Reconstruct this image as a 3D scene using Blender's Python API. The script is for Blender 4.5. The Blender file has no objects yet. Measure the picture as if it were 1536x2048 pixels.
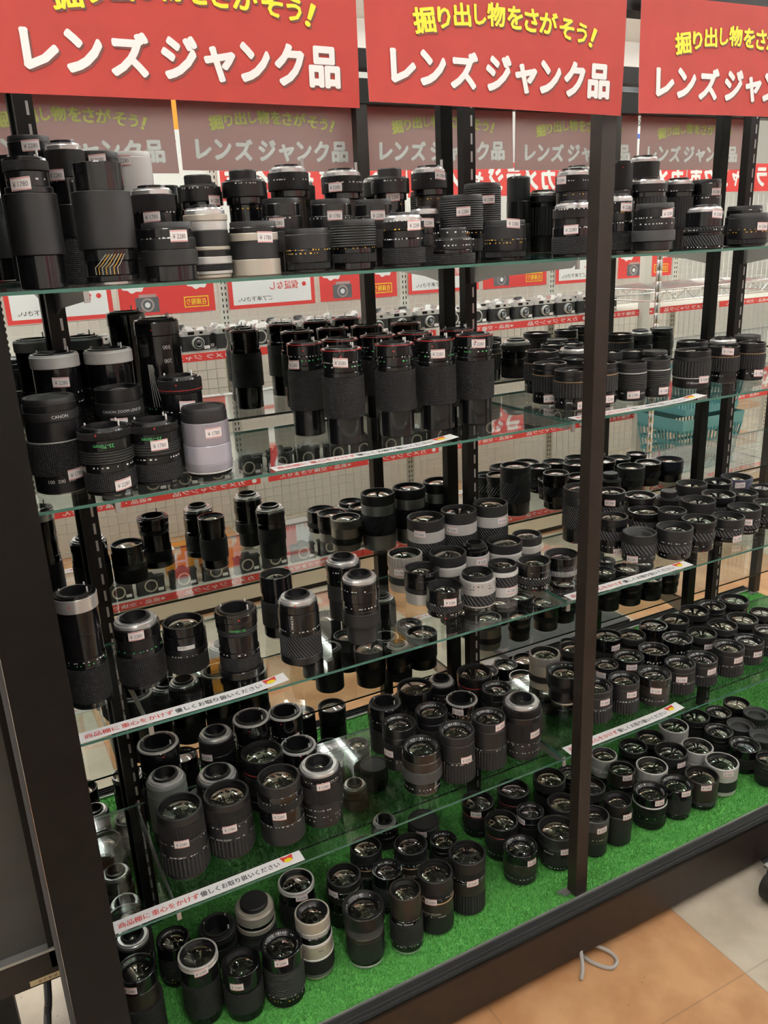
import bpy, bmesh, math, random
import numpy as np
from mathutils import Matrix, Vector
random.seed(7)
S = bpy.context.scene
C = S.collection
PI = math.pi

# ------------------------------------------------------------------ camera, world, light, exposure
S.view_settings.view_transform = 'Standard'
S.view_settings.look = 'None'
S.view_settings.gamma = 1.0
S.view_settings.exposure = 0.35
S.view_settings.use_curve_mapping = False
S.cycles.max_bounces = 20
S.cycles.transparent_max_bounces = 40
S.cycles.glossy_bounces = 10
S.cycles.diffuse_bounces = 3
S.cycles.transmission_bounces = 10
S.cycles.caustics_reflective = False
S.cycles.caustics_refractive = False
S.cycles.sample_clamp_indirect = 6.0

F_PX, YAW, PITCH, ROLL = 1654.3, 0.4740, 0.3131, -0.0457
CAM = Vector((-0.1941, -1.2762, 1.4874))
fw = Vector((math.sin(YAW)*math.cos(PITCH), math.cos(YAW)*math.cos(PITCH), -math.sin(PITCH)))
ri = Vector((math.cos(YAW), -math.sin(YAW), 0)); up = ri.cross(fw)
r2 = ri*math.cos(ROLL) + up*math.sin(ROLL); u2 = -ri*math.sin(ROLL) + up*math.cos(ROLL)
cd = bpy.data.cameras.new('camera'); cam = bpy.data.objects.new('camera', cd); C.objects.link(cam)
cd.sensor_fit = 'VERTICAL'; cd.sensor_height = 24; cd.lens = 24*F_PX/2048; cd.clip_start = 0.02
m = Matrix((r2, u2, -fw)).transposed().to_4x4(); m.translation = CAM
cam.matrix_world = m
S.camera = cam

w = bpy.data.worlds.new('world'); S.world = w; w.use_nodes = True
w.node_tree.nodes['Background'].inputs[0].default_value = (1.0, 0.98, 0.96, 1)
w.node_tree.nodes['Background'].inputs[1].default_value = 0.8
TUBE_POWER = 40.0          # emission of every fluorescent tube
FLOOR, CEIL = -0.145, 2.90
ZS = {1: 1.447, 2: 1.131, 3: 0.734, 4: 0.341, 0: 0.0}     # tops of the glass shelves and the turf deck
YM, YST, DEPTH = 0.4262, 0.380, 0.355                     # mirror, slotted uprights, shelf depth
W = 0.9                                                   # bay width

# ------------------------------------------------------------------ materials
MATS = {}
def mat(name, col, rough=0.5, metal=0.0, spec=0.5, coat=0.0, bump=None, emit=0.0, noise=0.0, nscale=60.0):
    if name in MATS: return MATS[name]
    m = bpy.data.materials.new(name); m.use_nodes = True
    nt = m.node_tree; b = nt.nodes['Principled BSDF']; L = nt.links.new; N = nt.nodes.new
    b.inputs['Base Color'].default_value = (*col, 1); b.inputs['Roughness'].default_value = rough
    b.inputs['Metallic'].default_value = metal; b.inputs['Specular IOR Level'].default_value = spec
    b.inputs['Coat Weight'].default_value = coat
    if emit:
        b.inputs['Emission Color'].default_value = (*col, 1); b.inputs['Emission Strength'].default_value = emit
    tc = N('ShaderNodeTexCoord')
    if noise:
        n = N('ShaderNodeTexNoise'); n.inputs['Scale'].default_value = nscale; n.inputs['Detail'].default_value = 3
        L(tc.outputs['Object'], n.inputs['Vector'])
        r = N('ShaderNodeValToRGB'); k = 1-noise
        r.color_ramp.elements[0].position = 0.3; r.color_ramp.elements[1].position = 0.7
        r.color_ramp.elements[0].color = (col[0]*k, col[1]*k, col[2]*k, 1)
        r.color_ramp.elements[1].color = (min(1, col[0]*(1+noise)), min(1, col[1]*(1+noise)), min(1, col[2]*(1+noise)), 1)
        L(n.outputs['Fac'], r.inputs[0]); L(r.outputs[0], b.inputs['Base Color'])
    if bump:
        kind, nang, nz, dist = bump
        sx = N('ShaderNodeSeparateXYZ'); L(tc.outputs['Object'], sx.inputs[0])
        def M(op, a, c=None):
            q = N('ShaderNodeMath'); q.operation = op
            for i, v in enumerate((a, c)):
                if v is None: continue
                if isinstance(v, (int, float)): q.inputs[i].default_value = v
                else: L(v, q.inputs[i])
            return q.outputs[0]
        ang = M('ARCTAN2', sx.outputs[1], sx.outputs[0])
        va = M('SINE', M('MULTIPLY', ang, nang)); vz = M('SINE', M('MULTIPLY', sx.outputs[2], nz))
        if kind == 'v': h = va
        elif kind == 'h': h = vz
        elif kind == 'g': h = M('MINIMUM', va, vz)
        else: h = M('SINE', M('ADD', M('MULTIPLY', ang, nang), M('MULTIPLY', sx.outputs[2], nz)))
        bp = N('ShaderNodeBump'); bp.inputs['Strength'].default_value = 1.0; bp.inputs['Distance'].default_value = dist
        L(h, bp.inputs['Height']); L(bp.outputs[0], b.inputs['Normal'])
        # ribbed rubber is coloured lighter on the ridges and darker in the grooves
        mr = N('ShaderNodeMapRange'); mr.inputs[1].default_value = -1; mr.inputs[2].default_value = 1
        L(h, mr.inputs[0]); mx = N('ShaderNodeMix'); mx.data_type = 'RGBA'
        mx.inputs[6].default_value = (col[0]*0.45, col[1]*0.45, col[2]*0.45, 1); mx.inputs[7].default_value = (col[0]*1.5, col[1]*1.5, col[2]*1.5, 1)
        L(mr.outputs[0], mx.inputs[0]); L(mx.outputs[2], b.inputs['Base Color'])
    MATS[name] = m
    return m

def setup_mats():
    mat('gl', (0.006, 0.006, 0.007), 0.16, coat=0.3)
    mat('sa', (0.009, 0.009, 0.010), 0.28)
    mat('ma', (0.014, 0.014, 0.015), 0.48)
    mat('dk', (0.003, 0.003, 0.003), 0.5, spec=0.2)
    mat('gy', (0.055, 0.056, 0.058), 0.55)
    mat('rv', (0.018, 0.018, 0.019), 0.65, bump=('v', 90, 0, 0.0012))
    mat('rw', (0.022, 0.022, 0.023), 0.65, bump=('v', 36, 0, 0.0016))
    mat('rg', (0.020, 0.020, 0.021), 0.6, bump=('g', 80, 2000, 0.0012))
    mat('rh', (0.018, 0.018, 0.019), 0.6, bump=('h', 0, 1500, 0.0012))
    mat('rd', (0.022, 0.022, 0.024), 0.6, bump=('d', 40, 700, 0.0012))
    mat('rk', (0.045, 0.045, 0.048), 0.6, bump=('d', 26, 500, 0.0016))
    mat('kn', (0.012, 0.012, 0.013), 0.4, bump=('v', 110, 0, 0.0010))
    mat('si', (0.62, 0.61, 0.59), 0.36, metal=0.3)
    mat('sk', (0.60, 0.57, 0.52), 0.36, metal=0.3, bump=('v', 80, 0, 0.001))
    mat('ch', (0.56, 0.51, 0.43), 0.34, metal=0.3)
    mat('wh', (0.72, 0.72, 0.70), 0.4)
    mat('wr', (0.42, 0.42, 0.42), 0.5, bump=('v', 60, 0, 0.0015))
    mat('cr', (0.78, 0.78, 0.78), 0.22, metal=0.65)
    mat('gd', (0.45, 0.27, 0.12), 0.35, metal=0.3)
    mat('re', (0.45, 0.03, 0.03), 0.4)
    mat('gn', (0.10, 0.42, 0.12), 0.45)
    mat('bl', (0.055, 0.065, 0.11), 0.5)
    mat('lv', (0.40, 0.38, 0.43), 0.36, metal=0.45)
    mat('lw', (0.58, 0.57, 0.66), 0.3, metal=0.45)
    mat('gg', (0.13, 0.15, 0.13), 0.5)
    mat('br', (0.030, 0.024, 0.020), 0.3)
    mat('cm', (0.55, 0.50, 0.40), 0.5)
    mat('or', (0.75, 0.42, 0.06), 0.5)
    mat('ink_white', (0.75, 0.75, 0.73), 0.5)
    mat('ink_green', (0.08, 0.55, 0.16), 0.5)
    mat('ink_orange', (0.75, 0.42, 0.06), 0.5)
    mat('tag_paper', (0.88, 0.84, 0.83), 0.6)
    mat('tag_red', (0.75, 0.20, 0.20), 0.6)
    mat('tag_ink', (0.16, 0.13, 0.13), 0.6)
    for nm, tint, f in (('e1', (1.0, 0.95, 0.84), 3.6), ('e2', (0.85, 0.98, 0.86), 3.4), ('e3', (0.97, 0.86, 0.98), 3.0), ('e4', (0.72, 0.83, 1.0), 3.2), ('e5', (1, 1, 1), 3.9)):
        m = mat('lens_glass_' + nm, (0.012, 0.011, 0.010), 0.02)
        b = m.node_tree.nodes['Principled BSDF']; b.inputs['IOR'].default_value = f; b.inputs['Specular Tint'].default_value = (*tint, 1)
    mat('frame_black', (0.006, 0.005, 0.0045), 0.4, spec=0.22, noise=0.3, nscale=30)
    mat('frame_brown', (0.024, 0.0175, 0.0140), 0.4, spec=0.3, noise=0.15, nscale=40)
    mat('aluminium', (0.45, 0.45, 0.44), 0.35, metal=0.7)
    mat('chrome_wire', (0.72, 0.73, 0.74), 0.18, metal=1.0)
    mat('sign_red', (0.54, 0.055, 0.042), 0.55, noise=0.06, nscale=20)
    mat('sign_back', (0.66, 0.54, 0.51), 0.7)
    mat('sign_yellow', (0.90, 0.80, 0.04), 0.5)
    mat('sign_white', (0.86, 0.86, 0.84), 0.5)
    mat('sign_shadow', (0.16, 0.05, 0.04), 0.6)
    mat('show_yellow', (0.62, 0.62, 0.16), 0.7)
    mat('show_white', (0.80, 0.79, 0.75), 0.7)
    mat('paper', (0.84, 0.84, 0.83), 0.6)
    mat('ink_red', (0.65, 0.05, 0.04), 0.6)
    mat('ink_black', (0.02, 0.02, 0.02), 0.6)
    mat('red_print', (0.66, 0.05, 0.045), 0.5)
    mat('yellow_print', (0.90, 0.74, 0.03), 0.5)
    mat('orange_print', (0.90, 0.36, 0.03), 0.5)
    mat('blue_print', (0.08, 0.12, 0.50), 0.5)
    mat('grey_print', (0.12, 0.12, 0.13), 0.5)
    mat('cream_metal', (0.66, 0.64, 0.57), 0.45)
    mat('beige_panel', (0.60, 0.52, 0.38), 0.5)
    mat('white_wire', (0.75, 0.75, 0.72), 0.4)
    mat('dark_panel', (0.050, 0.050, 0.045), 0.5, noise=0.15, nscale=8)
    mat('teal_plastic', (0.11, 0.30, 0.31), 0.4)
    mat('pillar_grey', (0.06, 0.065, 0.075), 0.5)
    mat('wall_paint', (0.70, 0.69, 0.66), 0.7)
    mat('ceiling_paint', (0.78, 0.77, 0.74), 0.8)
    mat('cam_silver', (0.62, 0.62, 0.61), 0.3, metal=0.6)
    mat('cam_black', (0.018, 0.018, 0.019), 0.5, noise=0.4, nscale=300)
    mat('rubber', (0.012, 0.012, 0.012), 0.6)
    mat('cable_grey', (0.40, 0.39, 0.36), 0.5)
    mat('cable_black', (0.03, 0.032, 0.035), 0.45)
    mat('sticker', (0.62, 0.47, 0.27), 0.5)
    mat('tube_glow', (1.0, 0.985, 0.955), 0.5, emit=TUBE_POWER)
setup_mats()

def glass_mat():
    m = bpy.data.materials.new('shelf_glass'); m.use_nodes = True; nt = m.node_tree; nt.nodes.clear()
    N = nt.nodes.new; L = nt.links.new
    o = N('ShaderNodeOutputMaterial'); mx = N('ShaderNodeMixShader'); t = N('ShaderNodeBsdfTransparent'); g = N('ShaderNodeBsdfGlossy')
    lw = N('ShaderNodeLayerWeight'); lw.inputs['Blend'].default_value = 0.5
    pw = N('ShaderNodeMath'); pw.operation = 'POWER'; pw.inputs[1].default_value = 4.0; L(lw.outputs['Facing'], pw.inputs[0])
    f = N('ShaderNodeMapRange'); f.inputs[3].default_value = 0.055; f.inputs[4].default_value = 0.9; L(pw.outputs[0], f.inputs[0])
    t.inputs[0].default_value = (0.945, 0.975, 0.96, 1); g.inputs['Roughness'].default_value = 0.01
    L(f.outputs[0], mx.inputs[0]); L(t.outputs[0], mx.inputs[1]); L(g.outputs[0], mx.inputs[2]); L(mx.outputs[0], o.inputs[0])
    return m
def edge_mat():
    m = bpy.data.materials.new('glass_edge'); m.use_nodes = True; b = m.node_tree.nodes['Principled BSDF']
    b.inputs['Base Color'].default_value = (0.060, 0.165, 0.130, 1); b.inputs['Roughness'].default_value = 0.15
    return m
def mirror_mat():
    m = bpy.data.materials.new('mirror'); m.use_nodes = True; nt = m.node_tree; nt.nodes.clear()
    o = nt.nodes.new('ShaderNodeOutputMaterial'); g = nt.nodes.new('ShaderNodeBsdfGlossy')
    g.inputs[0].default_value = (0.88, 0.93, 0.91, 1); g.inputs['Roughness'].default_value = 0.0
    nt.links.new(g.outputs[0], o.inputs[0]); return m
def paper_through(name, w_):
    # thin printed paper lets part of the light behind it through
    m = MATS[name]; nt = m.node_tree; o = nt.nodes['Material Output']; b = nt.nodes['Principled BSDF']
    t = nt.nodes.new('ShaderNodeBsdfTranslucent'); t.inputs[0].default_value = b.inputs['Base Color'].default_value; x = nt.nodes.new('ShaderNodeMixShader')
    x.inputs[0].default_value = w_; nt.links.new(b.outputs[0], x.inputs[1]); nt.links.new(t.outputs[0], x.inputs[2]); nt.links.new(x.outputs[0], o.inputs[0])
paper_through('sign_red', .25); paper_through('sign_back', .45)
GLASS, EDGE, MIRROR = glass_mat(), edge_mat(), mirror_mat()
MATS['glass'] = GLASS; MATS['edge'] = EDGE; MATS['mirror'] = MIRROR

# ------------------------------------------------------------------ mesh helpers
class MB:
    """vertices, faces and a material per face, linked as ONE mesh object"""
    def __init__(s): s.v = []; s.f = []; s.m = []; s.names = []
    def mi(s, name):
        if name not in s.names: s.names.append(name)
        return s.names.index(name)
    def add(s, vs, fs, mname):
        o = len(s.v); s.v += [tuple(v) for v in vs]; k = s.mi(mname)
        for f in fs: s.f.append([i+o for i in f]); s.m.append(k)
        return s
    def box(s, a, b, mname, top=None):
        x0, y0, z0 = a; x1, y1, z1 = b
        vs = [(x0,y0,z0),(x1,y0,z0),(x1,y1,z0),(x0,y1,z0),(x0,y0,z1),(x1,y0,z1),(x1,y1,z1),(x0,y1,z1)]
        s.add(vs, [(0,3,2,1)], mname); o = len(s.v)-8; k = s.mi(mname); kt = s.mi(top) if top else k
        for f, kk in (((4,5,6,7), kt), ((0,1,5,4), k), ((1,2,6,5), k), ((2,3,7,6), k), ((3,0,4,7), k)):
            s.f.append([i+o for i in f]); s.m.append(kk)
        if top: s.m[-6] = kt
        return s
    def lathe(s, prof, mname, n=44, c=(0,0,0), axis='z', a0=0.0):
        """prof: (r, z) points; r = 0 ends close on the axis"""
        vs, rings = [], []
        def P(r, a, z):
            x, y = r*math.cos(a), r*math.sin(a)
            if axis == 'z': return (c[0]+x, c[1]+y, c[2]+z)
            if axis == 'y': return (c[0]+x, c[1]+z, c[2]+y)
            return (c[0]+z, c[1]+x, c[2]+y)
        for r, z in prof:
            if r < 1e-6: rings.append([len(vs)]); vs.append(P(0, 0, z))
            else:
                rings.append(list(range(len(vs), len(vs)+n))); vs += [P(r, a0+2*PI*i/n, z) for i in range(n)]
        fs = []
        for A, B in zip(rings, rings[1:]):
            for i in range(n):
                j = (i+1) % n
                if len(A) == 1 and len(B) == 1: continue
                if len(A) == 1: fs.append((A[0], B[j], B[i]))
                elif len(B) == 1: fs.append((A[i], A[j], B[0]))
                else: fs.append((A[i], A[j], B[j], B[i]))
        if axis == 'y': fs = [tuple(reversed(f)) for f in fs]
        return s.add(vs, fs, mname)
    def tube(s, pts, r, mname, n=8):
        pts = [Vector(p) for p in pts]; vs = []; fs = []
        prev = None
        for i, p in enumerate(pts):
            d = (pts[min(i+1, len(pts)-1)] - pts[max(i-1, 0)]).normalized()
            u = (d.cross(Vector((0,0,1))) if abs(d.z) < 0.95 else d.cross(Vector((1,0,0)))).normalized()
            if prev is not None and u.dot(prev) < 0: u = -u
            prev = u; v = d.cross(u)
            vs += [tuple(p + r*(math.cos(2*PI*k/n)*u + math.sin(2*PI*k/n)*v)) for k in range(n)]
        for i in range(len(pts)-1):
            for k in range(n): fs.append((i*n+k, i*n+(k+1) % n, (i+1)*n+(k+1) % n, (i+1)*n+k))
        fs.append(tuple(range(n))[::-1]); fs.append(tuple(range((len(pts)-1)*n, len(pts)*n)))
        return s.add(vs, fs, mname)
    def mesh(s, name, smooth=True, angle=0.6):
        me = bpy.data.meshes.new(name); me.from_pydata(s.v, [], s.f)
        for nm in s.names: me.materials.append(MATS[nm])
        me.polygons.foreach_set('material_index', s.m)
        if smooth:
            me.polygons.foreach_set('use_smooth', [True]*len(s.f)); me.set_sharp_from_angle(angle=angle)
        me.update(); return me
    def build(s, name, parent=None, smooth=True, angle=0.6, loc=None):
        o = bpy.data.objects.new(name, s.mesh(name, smooth, angle)); C.objects.link(o)
        if parent: o.parent = parent
        if loc: o.location = loc
        return o
def empty(name, loc=(0,0,0), rz=0.0):
    o = bpy.data.objects.new(name, None); o.empty_display_size = 0.05; C.objects.link(o); o.location = loc; o.rotation_euler = (0,0,rz); return o
def tag(o, label, cat, group=None, kind=None):
    o['label'] = label; o['category'] = cat
    if group: o['group'] = group
    if kind: o['kind'] = kind
    return o
def struct(o): o['kind'] = 'structure'; return o

# lettering: every string is turned into a flat mesh once, before the scene fills up
TEXT = {}
def text(s, bold=0.0):
    k = (s, bold)
    if k in TEXT: return TEXT[k]
    cu = bpy.data.curves.new('t', 'FONT'); cu.body = s; cu.size = 1.0; cu.offset = bold; cu.resolution_u = 2; cu.align_x = 'LEFT'
    ob = bpy.data.objects.new('t', cu); C.objects.link(ob)
    dg = bpy.context.evaluated_depsgraph_get(); me = bpy.data.meshes.new_from_object(ob.evaluated_get(dg))
    vs = np.array([v.co[:] for v in me.vertices]) if len(me.vertices) else np.zeros((0,3))
    fs = [tuple(p.vertices) for p in me.polygons]
    bpy.data.objects.remove(ob); bpy.data.meshes.remove(me); bpy.data.curves.remove(cu)
    if len(vs):
        x0, x1 = vs[:,0].min(), vs[:,0].max(); y0, y1 = vs[:,1].min(), vs[:,1].max()
    else: x0 = y0 = 0; x1 = y1 = 1
    TEXT[k] = (vs, fs, (x0, x1, y0, y1)); return TEXT[k]
def put(mb, s, fn, x, y, wd, ht, mname, bold=0.0, rot=0.0):
    """fit string s into the box centred (x, y), wd wide and ht high, mapped by fn(u, v) -> xyz"""
    vs, fs, (x0, x1, y0, y1) = text(s)
    if not len(vs): return
    k = bold*1.25                                  # heavy type: the thin glyph struck several times, slightly shifted
    sx = wd/(x1-x0+2*k); sy = ht/(y1-y0+2*k); cr, sr = math.cos(rot), math.sin(rot)
    O, U_, V_ = (Vector(fn(x+a, y+b)) for a, b in ((0, 0), (1e-3, 0), (0, 1e-3)))
    nv = (U_-O).cross(V_-O).normalized()*3e-5; strike = 0
    for dx, dy in (((0, 0),) + tuple((k*math.cos(PI*q/8), k*math.sin(PI*q/8)) for q in range(16)) if bold > .02 else ((k, 0), (-k, 0)) if bold else ((0, 0),)):
        out = []
        for v in vs:
            a = (v[0]+dx-(x0+x1)/2)*sx; b = (v[1]+dy-(y0+y1)/2)*sy
            q = fn(x + a*cr - b*sr, y + a*sr + b*cr); out.append((q[0]+nv[0]*strike, q[1]+nv[1]*strike, q[2]+nv[2]*strike))
        strike += 1; mb.add(out, fs, mname)
STRINGS_BOLD = '掘り出し物をさがそう！レンズジャク品カメラ市'
for ch in STRINGS_BOLD: text(ch)
for s_ in ('商品棚に', '重心をかけず', '優しくお取り扱いください', '返品・交換 不可', '保証なし', 'ご了承下さい。', '在庫限り', '修理', '得意な方!', '部品取り', 'にも', 'カメラ ジャンク品', '棚に', '※返品・交換できません', 'タテヤマ', 'く', '品', '原 論', '録 用'):
    text(s_)
for s_ in ('¥ 2280', '¥ 3280', '¥ 1780', 'CANON', 'CANON ZOOM LENS EF', '35-70mm', '80-200mm', '100  200  300', 'MINOLTA', '35-105mm', 'OLYMPUS', 'SIGMA ZOOM', 'Aspherical', 'smc 45mm', '300', '200', '100', '17-85mm', '2', 'H'):
    text(s_, 0.0)

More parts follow.
